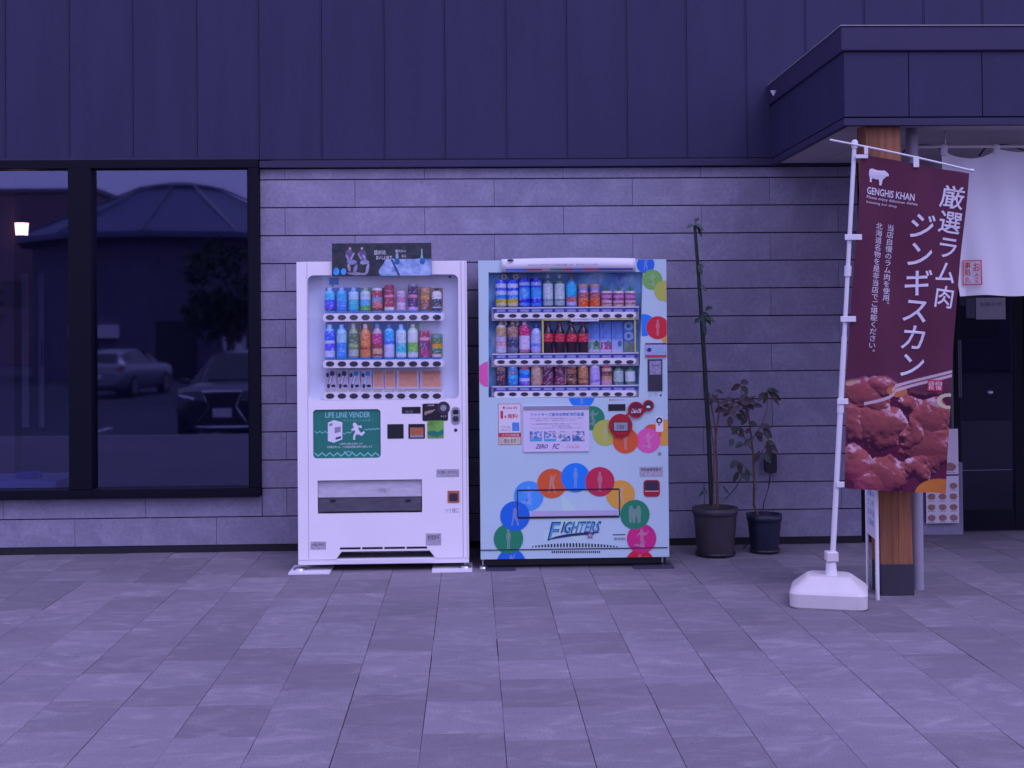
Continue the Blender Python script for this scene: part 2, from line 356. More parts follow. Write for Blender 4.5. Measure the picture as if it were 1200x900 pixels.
def parent_world(p):
    v = Vector((0, 0, 0))
    while p: v += Vector(p.location); p = p.parent
    return v
def set_col(me, cols):
    a = me.color_attributes.new('Col', 'FLOAT_COLOR', 'POINT')
    c = np.ones((len(me.vertices), 4), np.float32); c[:, :3] = cols; a.data.foreach_set('color', c.ravel())
def grid_obj(name, mat, P, cols, parent=None, smooth=True):
    """P: (nz,nx,3) world positions, cols (nz,nx,3)"""
    nz, nx = P.shape[:2]; off = np.array(parent_world(parent)) if parent else np.zeros(3)
    me = bpy.data.meshes.new(name); V = (P-off).reshape(-1, 3)
    i = np.arange(nz*nx).reshape(nz, nx)
    Fq = np.stack([i[:-1, :-1], i[:-1, 1:], i[1:, 1:], i[1:, :-1]], -1).reshape(-1, 4)
    me.vertices.add(len(V)); me.vertices.foreach_set('co', V.astype(np.float32).ravel())
    me.loops.add(Fq.size); me.loops.foreach_set('vertex_index', Fq.ravel().astype(np.int32))
    me.polygons.add(len(Fq)); me.polygons.foreach_set('loop_start', np.arange(0, Fq.size, 4, dtype=np.int32))
    me.update(calc_edges=True)
    if smooth: me.polygons.foreach_set('use_smooth', np.ones(len(Fq), bool))
    me.materials.append(mat)
    if cols is not None: set_col(me, cols.reshape(-1, 3))
    o = bpy.data.objects.new(name, me); link(o, parent); return o
def rrect(x0, x1, z0, z1, r, n=5):
    pts = []
    for cx, cz, a in ((x1-r, z1-r, 0), (x0+r, z1-r, 90), (x0+r, z0+r, 180), (x1-r, z0+r, 270)):
        for k in range(n+1):
            t = R(a+90*k/n); pts.append((cx+r*math.cos(t), cz+r*math.sin(t)))
    return pts
def circ(cx, cz, r, n=36, rz=None): return [(cx+r*math.cos(2*math.pi*k/n), cz+(rz or r)*math.sin(2*math.pi*k/n)) for k in range(n)]
def clip(poly, axis, lim, keep):          # Sutherland-Hodgman against one line
    out = []
    for i, p in enumerate(poly):
        q = poly[(i+1) % len(poly)]; pin = (p[axis] <= lim) == keep; qin = (q[axis] <= lim) == keep
        if pin: out.append(p)
        if pin != qin:
            t = (lim-p[axis])/(q[axis]-p[axis]); out.append((p[0]+(q[0]-p[0])*t, p[1]+(q[1]-p[1])*t))
    return out
# text -> flat vertex lists (Blender's own font; kanji come from its bundled fallback)
_tc = {}
def text_geo(body, bold=False):
    if (body, bold) in _tc: return _tc[body, bold]
    cu = bpy.data.curves.new('lettering', 'FONT'); cu.body = body; cu.size = 1; cu.resolution_u = 2
    if bold: cu.offset = .009 if bold == 'm' else .016
    ob = bpy.data.objects.new('lettering', cu); C.objects.link(ob)
    dg = bpy.context.evaluated_depsgraph_get(); me = bpy.data.meshes.new_from_object(ob.evaluated_get(dg))
    V = np.array([v.co[:2] for v in me.vertices]).reshape(-1, 2); Fc = [tuple(p.vertices) for p in me.polygons]
    bpy.data.objects.remove(ob); bpy.data.curves.remove(cu); bpy.data.meshes.remove(me)
    _tc[body, bold] = (V, Fc); return V, Fc
def text_fit(mb, body, x0, x1, z0, z1, y, bold=False, shear=0, keep=False, fmap=None):
    """lettering filled into the rectangle (x0..x1, z0..z1) on plane y, or through fmap(u,v)"""
    V, Fc = text_geo(body, bold)
    if not len(V): return
    lo, hi = V.min(0), V.max(0); s = (V-lo)/np.maximum(hi-lo, 1e-6)
    if keep:
        k = min((x1-x0)/(hi[0]-lo[0]), (z1-z0)/(hi[1]-lo[1])); w_, h_ = (hi-lo)*k
        cx, cz = (x0+x1)/2, (z0+z1)/2; x0, x1, z0, z1 = cx-w_/2, cx+w_/2, cz-h_/2, cz+h_/2
    X = x0+s[:, 0]*(x1-x0)+shear*(s[:, 1]-.5)*(z1-z0); Z = z0+s[:, 1]*(z1-z0)
    if fmap: pts = [fmap(a, b) for a, b in zip(X, Z)]
    else: pts = [(a, y, b) for a, b in zip(X, Z)]
    mb.add(pts, Fc)
# numpy painting for printed pictures
def vnoise(x, y, seed=0):
    r = np.random.RandomState(seed); T = r.rand(64, 64); xi = np.floor(x).astype(int); yi = np.floor(y).astype(int); fx = x-xi; fy = y-yi
    fx = fx*fx*(3-2*fx); fy = fy*fy*(3-2*fy); g = lambda a, b: T[a % 64, b % 64]
    return (g(xi, yi)*(1-fx)+g(xi+1, yi)*fx)*(1-fy)+(g(xi, yi+1)*(1-fx)+g(xi+1, yi+1)*fx)*fy
def fbm(x, y, seed=0, o=4):
    s = 0; a = .5; t = 0
    for i in range(o): s = s+a*vnoise(x*2**i, y*2**i, seed+i); t += a; a *= .5
    return s/t
def lerp(a, b, t): t = np.clip(t, 0, 1)[..., None]; return np.asarray(a)*(1-t)+np.asarray(b)*t
def panel_print(name, x0, x1, z0, z1, y, fn, nx, nz, parent, mat=None):
    u, v = np.meshgrid(np.linspace(0, 1, nx), np.linspace(0, 1, nz))
    P = np.stack([x0+u*(x1-x0), np.full_like(u, y), z0+v*(z1-z0)], -1)
    return grid_obj(name, mat or M['print'], P, fn(u, 1-v), parent)

# ================================================================== SETTING
# ---- plaza: base sheet, lot behind the camera, pavers
tag(MB().box(-60, 60, -90, -9.62, -1.2, -.62).build('parking_lot', M['asphalt']), kind='structure')
tag(MB().box(-60, 60, -9.5, .9, -1.0, -.062).build('plaza_base', M['joint']), kind='structure')
k_ = MB()
for i in range(-20, 21): k_.box(i*1.2, i*1.2+1.19, -9.62, -9.5, -.7, .01, .008)
tag(k_.build('plaza_kerb', M['kerb']), kind='structure')
ln = MB()
for i in range(-6, 7): ln.box(i*2.6-.06, i*2.6+.06, -19.6, -14.6, -.62, -.616)
ln.box(-16, 16, -14.55, -14.43, -.62, -.616)
tag(ln.build('parking_lines', M['line']), kind='structure')
pav = thing('pavement', (0, -4, 0), None, None); pav['kind'] = 'structure'
PW = .2968; X0J = -.1885
paver_mesh = {}; rr2 = random.Random(5)
def paver(xc, y0, y1, dz, tilt):
    L_ = round(y1-y0, 3)
    if L_ not in paver_mesh:
        mb = MB().box(-PW/2+.0009, PW/2-.0009, -L_/2+.0006, L_/2-.0006, -.06, 0, .0014)
        me = bpy.data.meshes.new('paver'); me.from_pydata(mb.v, [], mb.f)
        bm = bmesh.new(); bm.from_mesh(me); bmesh.ops.recalc_face_normals(bm, faces=bm.faces); bm.to_mesh(me); bm.free()
        me.materials.append(M['paver']); paver_mesh[L_] = me
    o = bpy.data.objects.new('paver', paver_mesh[L_]); link(o, pav)
    o.location = (xc+rr2.uniform(-.0011, .0011), (y0+y1)/2+4+rr2.uniform(-.0004, .0004), dz); o.rotation_euler = (tilt[0], tilt[1], rr2.uniform(-.0022, .0022))
rest = MB(); npav = 0
rr = random.Random(11)
for c in range(-30, 31):
    xc = X0J+PW*(c+.5); y = .9 if xc > 2.65 else .09
    y -= (0, .2, .1, .3)[c % 4]+rr.choice((0, .2))
    yy = .9 if xc > 2.65 else .09
    seq = [yy]; yv = y
    while yv > -9.5: seq.append(yv); yv -= rr.choice((.4, .3, .4, .4))
    seq.append(-9.5)
    for y1, y0 in zip(seq[:-1], seq[1:]):
        if y1-y0 < .02: continue
        Zc = (y0+y1)/2+DIST
        seen = Zc > 4.0 and abs(xc-Zc*.0317) < Zc*.3963+.28 and y1-y0 > .03
        dz = rr.uniform(-.0011, .0011); tl = (rr.uniform(-.0016, .0016), rr.uniform(-.0022, .0022))
        if seen and npav < 296:
            paver(xc, y0, y1, dz, tl); npav += 1
        else: rest.box(xc-PW/2+.0012, xc+PW/2-.0012, y0+.0008, y1-.0008, -.06, dz, .0022)
for y0 in np.arange(-9.5, .9, .4):          # coarser field either side of what the photograph shows
    for side in (-1, 1):
        for k in range(14):
            xa = side*9.15+side*k*PW*1.0
            if y0 > -.3 and side < 0: continue
            rest.box(xa-PW/2+.001, xa+PW/2-.001, y0+.001, min(y0+.399, .9), -.06, 0, .002)
tag(rest.build('paver', M['paver'], pav), 'pavers beyond the ones seen singly', kind='stuff')

# ---- stone clad wall (y = 0 is the panels' face)
wall = thing('stone_clad_wall', (0, .05, 0), 'low wall face of mottled grey stone-look boards in staggered rows behind the vending machines', 'wall')
MB().box(-8, 2.598, .020, .16, .0, .36).build('backing', M['recess'], wall)
MB().box(-1.42, 2.598, .020, .16, .36, 2.60).build('backing', M['recess'], wall)
MB().box(-8, 2.61, .004, .02, 0, .046).build('base_flashing', M['recess'], wall)
def stone_panel(x0, x1, z0, z1):
    dy = random.uniform(-.0012, .0012)
    MB().box(x0+.0009, x1-.0009, dy, .0198, z0+.003, z1-.004, .002).build('stone_panel', M['stone'], wall)
ZT, PC, PL = 2.4575, .18555, .925
for r_ in range(-1, 13):
    z1 = ZT-PC*r_; z0 = z1-PC
    if r_ == -1: z0, z1 = ZT, 2.532
    ph = .161 if r_ % 2 == 0 else -.302
    for k in range(-9, 4):
        xa, xb = ph+PL*k, ph+PL*(k+1)
        xb = min(xb, 2.606)
        if z0 > .371:
            xa = max(xa, -1.391)
            if xb-xa > .03: stone_panel(xa, xb, z0, z1)
        elif xa > -6 and xb-xa > .03:
            if z1 > .372 and xa < -1.391:     # the course cut round the window
                if xb > -1.391:
                    stone_panel(xa, -1.391, z0, .372); stone_panel(-1.388, xb, z0, z1)
                else: stone_panel(xa, xb, z0, .372)
            else: stone_panel(xa, xb, z0, z1)
# ---- dark metal siding above
sid = thing('metal_siding_wall', (0, .05, 2.6), 'dark violet-grey standing seam metal cladding over the whole upper storey', 'wall')
spx = [6.5, 81.5, 156, 231, 303.5, 377, 450.5, 521.5, 593.5, 664.5, 735, 805, 875, 945, 1014, 1084, 1153]
sx = [at(p, 90, -.03)[0] for p in spx]; sx = [sx[0]-.41*k for k in range(8, 0, -1)]+sx+[sx[-1]+.405*k for k in range(1, 12)]
MB().box(sx[0], sx[-1], .0, .16, 2.602, 5.2).build('backing', M['recess'], sid)
for a, b in zip(sx[:-1], sx[1:]):
    mb = MB().box(a+.0010, b-.0006, -.030, -.001, 2.588, 5.2, .0012)
    mb.box(b-.009, b-.003, -.0345, -.0302, 2.588, 5.2)
    mb.build('metal_panel', M['siding'], sid)
MB().box(at(318, 186, -.03)[0], 2.03, -.032, -.004, 2.580, 2.5865).build('shadow_gap', M['recess'], sid)
MB().box(-1.388, 2.62, -.040, .02, 2.534, 2.579, .002).build('drip_flashing', M['trim'], sid)
MB().box(-8, -1.41, -.034, .0, 2.590, 2.602).build('head_flashing', M['trim'], sid)
# ---- shop window, room behind it
win = thing('shop_window', (-2.5, .0, .37), 'large dark framed shop window at the left mirroring a parking lot and roof', 'window')
WL, WR, WB, WT = -3.735, -1.393, .373, 2.586
def fr(x0, x1, z0, z1, y0=-.045, nm='frame'): MB().box(x0, x1, y0, .10, z0, z1, .003).build(nm, M['frame'], win)
fr(WL, WR, WT-.052, WT); fr(WL, WR, WB, WB+.055); fr(WR-.070, WR, WB+.0552, WT-.0522); fr(WL, WL+.07, WB+.0552, WT-.0522)
fr(-2.636, -2.488, WB+.0552, WT-.0522, -.052, 'mullion')
fr(-2.636, -2.488, WB-.001, WB+.055, -.050, 'mullion_foot')
fr(-1.47, -1.464, WB+.0552, WT-.0522, -.035, 'glazing_bead')
for a, b in ((-2.486, -1.472), (WL+.071, -2.638)):
    MB().box(a, b, .020, .026, WB+.056, WT-.053).build('pane', M['win_glass'], win)
MB().box(WL-.1, WR, -.06, -.046, WB-.006, WB+.004).build('sill', M['frame'], win)
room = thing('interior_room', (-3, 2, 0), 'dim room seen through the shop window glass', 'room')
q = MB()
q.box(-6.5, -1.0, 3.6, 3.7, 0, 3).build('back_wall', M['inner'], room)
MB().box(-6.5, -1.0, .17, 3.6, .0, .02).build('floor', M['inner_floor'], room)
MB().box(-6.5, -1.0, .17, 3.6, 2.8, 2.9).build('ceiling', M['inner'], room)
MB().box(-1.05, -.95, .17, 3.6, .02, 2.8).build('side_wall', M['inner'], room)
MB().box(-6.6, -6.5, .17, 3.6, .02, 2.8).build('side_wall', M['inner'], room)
# pillar with lamp, pale opening
M['brown'] = plain('brown_wood', (.10, .05, .045), .6, var=.2)
pil = thing('interior_pillar', (-3.2, 1.2, 0), 'dark wooden pillar standing inside the window at the left edge', 'pillar')
pa = at(-6, 400, 1.2)[0]; pb = at(17, 400, 1.2)[0]
MB().box(pa, pb, 1.2, 1.36, .02, at(10, 206, 1.2)[1], .004).build('shaft', M['brown'], pil)
lam = thing('wall_lamp', (at(25, 268, 1.1)[0], 1.15, at(25, 268, 1.1)[1]), 'small lit warm wall lamp glowing on the pillar behind the left pane', 'lamp')
lx, lz = at(26, 268.5, 1.1)
MB().lathe(lx, 1.09, [(.043, lz-.047), (.050, lz+.045)], 20).build('lamp_shade', M['lamp_glow'], lam)
MB().box(lx-.012, lx+.012, 1.14, 1.20, lz-.10, lz-.05).build('bracket', M['dark'], lam)
MB().lathe(lx, 1.09, [(.02, lz-.075), (.045, lz-.049)], 16).build('base', M['chrome'], lam)
dx0, dz1 = at(22, 320, 3.5); dx1, dz0 = at(50, 425, 3.5)
op = thing('pale_door', ((dx0+dx1)/2, 3.55, 0), 'pale narrow glazed door deep inside behind the left window pane', 'door')
MB().box(dx0, dx1, 3.54, 3.58, dz0-.6, dz1, .004).build('door_leaf', M['pale'], op)
MB().box(dx0+.09, dx0+.16, 3.50, 3.535, dz0-.6, dz1).build('door_post', M['frame'], op)
MB().box(dx0+.2, dx1-.03, 3.51, 3.538, 1.15, 1.4).build('door_notice', M['grey'], op)
sb = thing('window_seat', (-3.2, .4, .3), 'cream board lying inside along the foot of the left pane', 'board')
MB().box(-4.2, at(82, 560, .5)[0], .2, .75, .40, .455, .005).build('board', M['pale'], sb)
bw = thing('folded_cloth', (at(33, 568, .4)[0], .4, .455), 'small folded blue cloth on the cream board behind the left pane', 'cloth')
mb = MB()
for i in range(6):
    a = i*1.05; mb.lathe(bw.location.x+.05*math.cos(a), .42+.04*math.sin(a), [(.035, .456), (.042, .475), (.02, .50)], 10)
mb.build('fold', plain('blue_cloth', (.10, .16, .32), .8), bw)

# ---- canopy over the entrance
can = thing('entrance_canopy', (3.5, -.85, 2.5), 'dark metal clad canopy jutting out over the entrance with pale soffit', 'canopy')
CF = -1.72; CL = 2.018
MB().box(CL-.016, 7, CF-.018, -.036, 2.935, 3.068, .006).build('roof_trim', M['trim'], can)
MB().box(CL-.022, 7, CF-.024, -.036, 3.0685, 3.073).build('roof_edge_cap', M['grey'], can)
MB().box(CL+.02, 7, CF+.02, -.036, 2.56, 2.9345).build('backing', M['recess'], can)
cs = [CL]+[at(p, 100, CF)[0] for p in (1065, 1151)]; cs += [cs[-1]+.392*k for k in range(1, 10)]
for a, b in zip(cs[:-1], cs[1:]): MB().box(a+.002, b-.002, CF, CF+.018, 2.582, 2.934, .0015).build('fascia_panel', M['siding'], can)
ys = np.linspace(CF+.019, -.036, 5)
for a, b in zip(ys[:-1], ys[1:]): MB().box(CL, CL+.018, a+.001, b-.0015, 2.582, 2.934, .0015).build('side_panel', M['siding'], can)
MB().box(CL-.004, 7, CF-.006, CF+.03, 2.534, 2.574, .002).build('bottom_flashing', M['trim'], can)
MB().box(CL-.004, CL+.03, CF+.031, -.041, 2.534, 2.574, .002).build('bottom_flashing', M['trim'], can)
for i in range(16):
    a = CL+.031+i*.303
    MB().box(a, a+.300, CF+.031, .6, 2.548, 2.572, .001).build('soffit_board', M['soffit'], can)
MB().lathe(at(917, 120, -1.2)[0]+.09, -.6, [(.004, 2.90), (.02, 2.93)], 10).build('bulb_nub', M['white_plastic'], can)

# ---- entrance recess
ent = thing('entrance_wall', (3, .5, 0), 'dark end wall and low grey stub beside the entrance door', 'wall')
MB().box(2.611, 2.70, .02, .50, 0, 2.60, .003).build('dark_jamb', M['frame'], ent)
MB().box(2.70, 3.02, .36, .50, .50, 2.60).build('dark_panel', M['frame'], ent)
sxa, sxb = at(1083, 620, .28)[0], at(1129, 620, .28)[0]
MB().box(2.701, sxb, .28, .50, .0, .50, .003).build('stub_wall', M['stone'], ent)
MB().box(sxb+.01, 7, .36, .50, 2.34, 2.60).build('door_header', M['frame'], ent)
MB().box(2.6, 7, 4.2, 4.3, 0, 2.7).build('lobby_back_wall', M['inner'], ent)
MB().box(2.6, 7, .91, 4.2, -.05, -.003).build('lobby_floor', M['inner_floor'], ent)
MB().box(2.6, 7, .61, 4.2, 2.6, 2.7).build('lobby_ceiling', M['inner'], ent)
def door(x0, x1, label):
    d = thing('entrance_door', ((x0+x1)/2, .40, 0), label, 'door')
    MB().box(x0, x0+.052, .38, .43, .01, 2.33, .003).build('stile', M['frame'], d)
    MB().box(x1-.075, x1, .38, .43, .01, 2.33, .003).build('stile', M['frame'], d)
    MB().box(x0+.0525, x1-.0755, .38, .43, .01, .15, .003).build('bottom_rail', M['frame'], d)
    MB().box(x0+.0525, x1-.0755, .38, .43, 2.25, 2.33, .003).build('top_rail', M['frame'], d)
    MB().box(x0+.0525, x1-.0755, .40, .406, .15, 2.25).build('pane', M['door_glass'], d)
    MB().tube([(x0+.03, .33, .95), (x0+.03, .33, 1.35)], .011).build('pull_handle', M['dark'], d)
    return d
e0, e1 = at(1118, 500, .38)[0], at(1201, 500, .38)[0]
door(e0, e1, 'dark glazed entrance door half hidden behind the food banner')
door(e1+.006, e1+.95, 'second dark glazed door leaf at the right edge of the photo')
nx0, nz1 = at(1146, 349, .36); nx1, nz0 = at(1181, 374, .36)
nt_ = thing('door_notice', (nx0, .39, nz0), 'grey paper notice stuck on the door glass under the white curtain', 'notice')
MB().box(nx0, nx1, .396, .399, nz0, nz1).build('sheet', M['grey'], nt_)
MB().box(nx0-.07, nx0-.006, .396, .399, nz0+.01, nz1).build('dark_photo', M['ink_dark'], nt_)
mb = MB(); text_fit(mb, 'お知らせ', nx0+.03, nx1-.03, nz1-.06, nz1-.03, .394); mb.build('lettering', M['ink_dark'], nt_)
ox, oz = at(1161, 460, .37)
kn = thing('door_lock', (ox, .385, oz), 'tiny bright round bead standing in for a knob reflection on the dark door glass', 'reflection')  # steel bead put in for a knob's reflection in the glass
MB().lathe(ox, .38, [(.0, oz-.018), (.02, oz-.01), (.02, oz+.01), (0, oz+.018)], 14).build('reflection_bead', M['steel'], kn)

# menu board beside the door
mx0, mz1 = at(1084, 503, .24); mx1, mz0 = at(1124.5, 613, .24)
mn = thing('menu_board', ((mx0+mx1)/2, .26, mz0), 'two white menu sheets of small food photos, one above the other behind the banner', 'menu board')
MB().box(mx0-.0, mx1-.002, .249, .265, mz0+.01, mz1+.0, .002).build('board', M['dark'], mn)
MB().box(mx0+.05, mx1-.05, .266, .36, mz1-.12, mz1-.05).build('bracket', M['dark'], mn)
def menu_print(seed, rows, cols, top):
    def fn(u, v):
        c = np.ones(u.shape+(3,))*np.array([.66, .62, .64]); n = fbm(u*30, v*40, seed)
        for r in range(rows):
            for k in range(cols):
                cx, cy = (k+.5)/cols, top+(r+.5)*(1-top)/rows
                d = ((u-cx)/(.36/cols))**2+((v-cy)/(.30*(1-top)/rows))**2
                col = np.stack([.20+.25*n, .10+.14*n, .09+.10*n], -1)
                c = np.where((d < 1)[..., None], col, c)
                ln_ = (abs(v-(cy+.40*(1-top)/rows)) < .006) & (abs(u-cx) < .3/cols); c = np.where(ln_[..., None], .2, c)
        return c
    return fn
zs = at(1100, 557, .24)[1]
panel_print('menu_sheet', mx0, mx1, zs+.006, mz1, 0.2470, menu_print(3, 1, 2, .68), 50, 80, mn, M['print_matte'])
panel_print('menu_sheet', mx0+.003, mx1, mz0, zs-.006, 0.2466, menu_print(9, 4, 3, .1), 60, 80, mn, M['print_matte'])

# ---- timber post, drain pipe
px0, px1 = at(1032.5, 640, -1.68)[0], at(1069.5, 640, -1.68)[0]
po = thing('timber_post', ((px0+px1)/2, -1.60, 0), 'reddish brown square timber post with black foot behind the banner', 'post')
zc = at(1050, 661, -1.68)[1]
tx0, tx1 = px0-.02, px1-.015
mb = MB(); yb = -1.52
mb.add([(px0, -1.68, zc), (px1, -1.68, zc), (px1, yb, zc), (px0, yb, zc), (tx0-.035, -1.68, 2.547), (tx1-.025, -1.68, 2.547), (tx1-.025, yb, 2.547), (tx0-.035, yb, 2.547)],
       [(0, 3, 2, 1), (4, 5, 6, 7), (0, 1, 5, 4), (1, 2, 6, 5), (2, 3, 7, 6), (3, 0, 4, 7)])
mb.build('timber_shaft', M['post'], po)
xm = (px0+px1)/2+.01
MB().box(xm-.0008, xm+.0008, -1.6806, -1.66, zc, .62).build('drying_crack', M['recess'], po)
MB().box(px0-.001, px1+.006, -1.684, yb+.004, 0.0, zc-.001, .002).build('metal_foot', M['post_base'], po)
gx = (gr(1070, 691)[0]+gr(1083.5, 692)[0])/2+.004
pp = thing('drain_pipe', (gx, -1.52, 0), 'grey vertical drain pipe right of the timber post', 'pipe')
MB().tube([(gx, -1.515, .0), (gx, -1.515, 2.546)], .034, 20).build('pipe', M['pipe'], pp)
MB().tube([(gx, -1.515, .0), (gx, -1.515, .022)], .0365, 20).build('pipe_collar', M['pipe'], pp)
# ---- small sign stand seen edge on
(ax, ay), (bx, by) = gr(1028.5, 703), gr(1017, 691)
sg = thing('sign_frame', (ax, ay, 0), 'narrow white tubular sign frame seen edge-on between banner foot and timber post', 'sign')
zb = at(1028, 633, ay)[1]; H2 = 1.16
for (xx, yy_, s_) in ((ax, ay, .0105), (bx, by, .009)):
    MB().tube([(xx, yy_, 0), (xx, yy_, H2)], s_, 12).build('leg', M['pole'], sg)
MB().tube([(ax, ay, H2), (bx, by, H2)], .010, 10).build('top_rail', M['pole'], sg)
n_ = Vector((by-ay, -(bx-ax), 0)).normalized()*-1     # faces left towards the camera
if n_.x > 0: n_ = -n_
def sgp(t, z, o): return (ax+(bx-ax)*t+n_.x*o, ay+(by-ay)*t+n_.y*o, z)
mb = MB(); q8 = [sgp(.04, zb, .004), sgp(.96, zb, .004), sgp(.96, H2-.01, .004), sgp(.04, H2-.01, .004), sgp(.04, zb, -.004), sgp(.96, zb, -.004), sgp(.96, H2-.01, -.004), sgp(.04, H2-.01, -.004)]
mb.add(q8, [(0, 1, 2, 3), (4, 7, 6, 5), (0, 4, 5, 1), (1, 5, 6, 2), (2, 6, 7, 3), (3, 7, 4, 0)]); mb.build('board', M['white_plastic'], sg)
mb = MB(); zz = zb+.06
for line in ('ご来店', 'お弁当', 'ランチ', '営業中', 'テイク', 'アウト'):
    text_fit(mb, line, .15, .85, zz, zz+.035, 0, fmap=lambda u, z: sgp(1-u, z, .0052)); zz += .052
mb.build('lettering', M['ink_blue'], sg)

# ---- noren curtain
cr_y = -1.42
ra, rb = at(1042, 171.5, cr_y), at(1200, 172.5, cr_y); rz = (ra[1]+rb[1])/2
rd = thing('curtain_rod', (ra[0], cr_y, rz), 'thin pale rod hung under the canopy soffit carrying the white curtain', 'rod')
MB().tube([(ra[0], cr_y, rz), (6.0, cr_y, rz)], .0085, 10).build('rod', M['rod'], rd)
MB().box(ra[0]-.012, ra[0]+.026, cr_y-.016, cr_y+.016, rz-.016, rz+.016, .004).build('end_cap', M['pole'], rd)
for hx in (at(1108, 160, cr_y)[0], 4.6): MB().tube([(hx, cr_y, rz), (hx, cr_y, 2.547)], .004, 6).build('hanger', M['steel'], rd)
for hx in (at(1085, 160, -1.0)[0], at(1178, 160, -1.0)[0]):
    pts = [(hx-.14+.28*t, -.95, 2.50+.035*math.sin(math.pi*t)-(.03 if t < .1 else 0)) for t in np.linspace(0, 1, 9)]
    hk = thing('bent_hook', (hx, -.95, 2.54), 'dark bent wire under the soffit '+('left of the rod hanger' if hx < 3 else 'above the white curtain'), 'hook')
    MB().tube(pts+[(hx+.14, -.95, 2.547)], .006, 8).build('wire', M['dark'], hk)
nor = thing('shop_curtain', (3, cr_y, 1.9), 'white split shop curtain with a red stamp hanging in the doorway', 'curtain')
tabs = [at(p, 172, cr_y)[0] for p in (1106.5, 1168)]; tabs += [tabs[-1]+(tabs[1]-tabs[0])*k for k in (1, 2, 3, 4, 5)]
ztop = at(1140, 181, cr_y)[1]; zbot = at(1160, 346.5, cr_y)[1]
nx_, nz_ = 150, 70
u, v = np.meshgrid(np.linspace(0, 1, nx_), np.linspace(0, 1, nz_))
X = tabs[0]-.018+u*(tabs[-1]-tabs[0]+.03)
tp = (X-tabs[0])/(tabs[1]-tabs[0]); sag = np.abs(np.sin(np.pi*tp))**.7*.055
sag = np.where(tp < 1, sag*1.0, sag*.35)
Zt = rz-.012-sag; Z = Zt*(1-v)+zbot*v
X = X+np.where(tp < .45, (v**1.2)*.085*(1-tp/.45), 0)
Y = cr_y+.012*np.sin(X*14+v*1.5)*(.3+v)+.014*np.exp(-tp*3)*np.sin((tp*8+v*5))+.006*np.sin(X*31-v*3)
Z = Z+.004*np.sin(X*18)*v
def noren_pt(x, z, o=.002):
    i = int(np.clip((Zt[0, 20]-z)/(Zt[0, 20]-zbot)*(nz_-1), 0, nz_-1)); j = int(np.clip(np.searchsorted(X[i], x), 0, nx_-1))
    return (x, Y[i, j]-o, z)
grid_obj('cloth', M['noren'], np.stack([X, Y, Z], -1), None, nor)
for t_ in tabs: MB().box(t_-.018, t_+.016, cr_y-.013, cr_y+.013, rz-.05, rz+.012, .006).build('tab', M['noren'], nor)
s0, s1 = at(1128, 305, cr_y), at(1149, 334, cr_y)
mb = MB(); th = .006
for (a, b, c, d) in ((s0[0], s1[0], s0[1], s0[1]-th), (s0[0], s1[0], s1[1]+th, s1[1]), (s0[0], s0[0]+th, s0[1], s1[1]), (s1[0]-th, s1[0], s0[1], s1[1])):
    n = 8
    for k in range(n):
        xa, xb = a+(b-a)*k/n, a+(b-a)*(k+1)/n
        mb.add([noren_pt(xa, c, .011), noren_pt(xb, c, .011), noren_pt(xb, d, .011), noren_pt(xa, d, .011)], [(3, 2, 1, 0)])
sw, sh = s1[0]-s0[0], s0[1]-s1[1]
for ch, cx_, cz_, cw, chh in (('お', .73, .72, .34, .34), ('食', .73, .28, .36, .38), ('事', .27, .80, .34, .26), ('処', .27, .51, .34, .26), ('丸', .27, .2, .32, .24)):
    text_fit(mb, ch, s0[0]+sw*(cx_-cw/2), s0[0]+sw*(cx_+cw/2), s1[1]+sh*(cz_-chh/2), s1[1]+sh*(cz_+chh/2), 0, True, fmap=lambda x, z: noren_pt(x, z, .013))
mb.build('stamp', M['ink_red'], nor)

# ================================================================== BANNER (nobori)
BY = -1.86
flag = thing('banner_stand', (at(974, 690, BY)[0], BY, 0), 'white water-tank banner pole with tall maroon flag showing glazed meat and white Japanese lettering', 'banner')
pt, pbm = at(1001.5, 167, BY), at(974.5, 668, BY)
tx, tz0 = at(974.2, 716, -2.04)
def tank_ring(hw, hd, z, r, n=5):
    ca, sa = math.cos(R(-17)), math.sin(R(-17))          # the tank is turned a little towards the lot
    return [(tx+.042+a*ca-b*sa, BY+.012+a*sa+b*ca, z) for a, b in rrect(-hw*.99, hw*.99, -hd*.92, hd*.92, r, n)]
mb = MB(); prof = [(.185, .185, .0, .045), (.197, .19, .008, .05), (.199, .192, .075, .05), (.190, .184, .088, .05), (.120, .105, .148, .045), (.108, .092, .154, .04)]
rings = [tank_ring(a, b, z, r) for a, b, z, r in prof]; n = len(rings[0])
for i in range(len(rings)-1): mb.add(rings[i]+rings[i+1], [(k, (k+1) % n, n+(k+1) % n, n+k) for k in range(n)], True)
mb.add(rings[-1], [tuple(range(n))]); mb.add(rings[0], [tuple(reversed(range(n)))])
mb.build('water_tank', M['tank'], flag)
bx_ = pbm[0]
MB().lathe(bx_-.002, BY, [(.034, .15), (.030, .165), (.026, .22)], 16).build('socket', M['pole'], flag)
MB().box(bx_-.031, bx_+.031, BY-.03, BY+.03, .222, .276, .006).build('clamp_collar', M['tank'], flag)
def pole_at(t): return (pbm[0]+(pt[0]-pbm[0])*t, BY, .15+(pt[1]-.15)*t)
MB().tube([pole_at(0), pole_at(.55)], .0145, 14).build('lower_pole', M['pole'], flag)
MB().tube([pole_at(.549), pole_at(1)], .0115, 14).build('upper_pole', M['pole'], flag)
zj = [at(0, y_, BY)[1] for y_ in (488, 325)]
for t_ in ((zj[0]-.15)/(pt[1]-.15), (zj[1]-.15)/(pt[1]-.15)):
    MB().tube([pole_at(t_-.012), pole_at(t_+.012)], .0185, 14).build('pole_joint', M['pole'], flag)
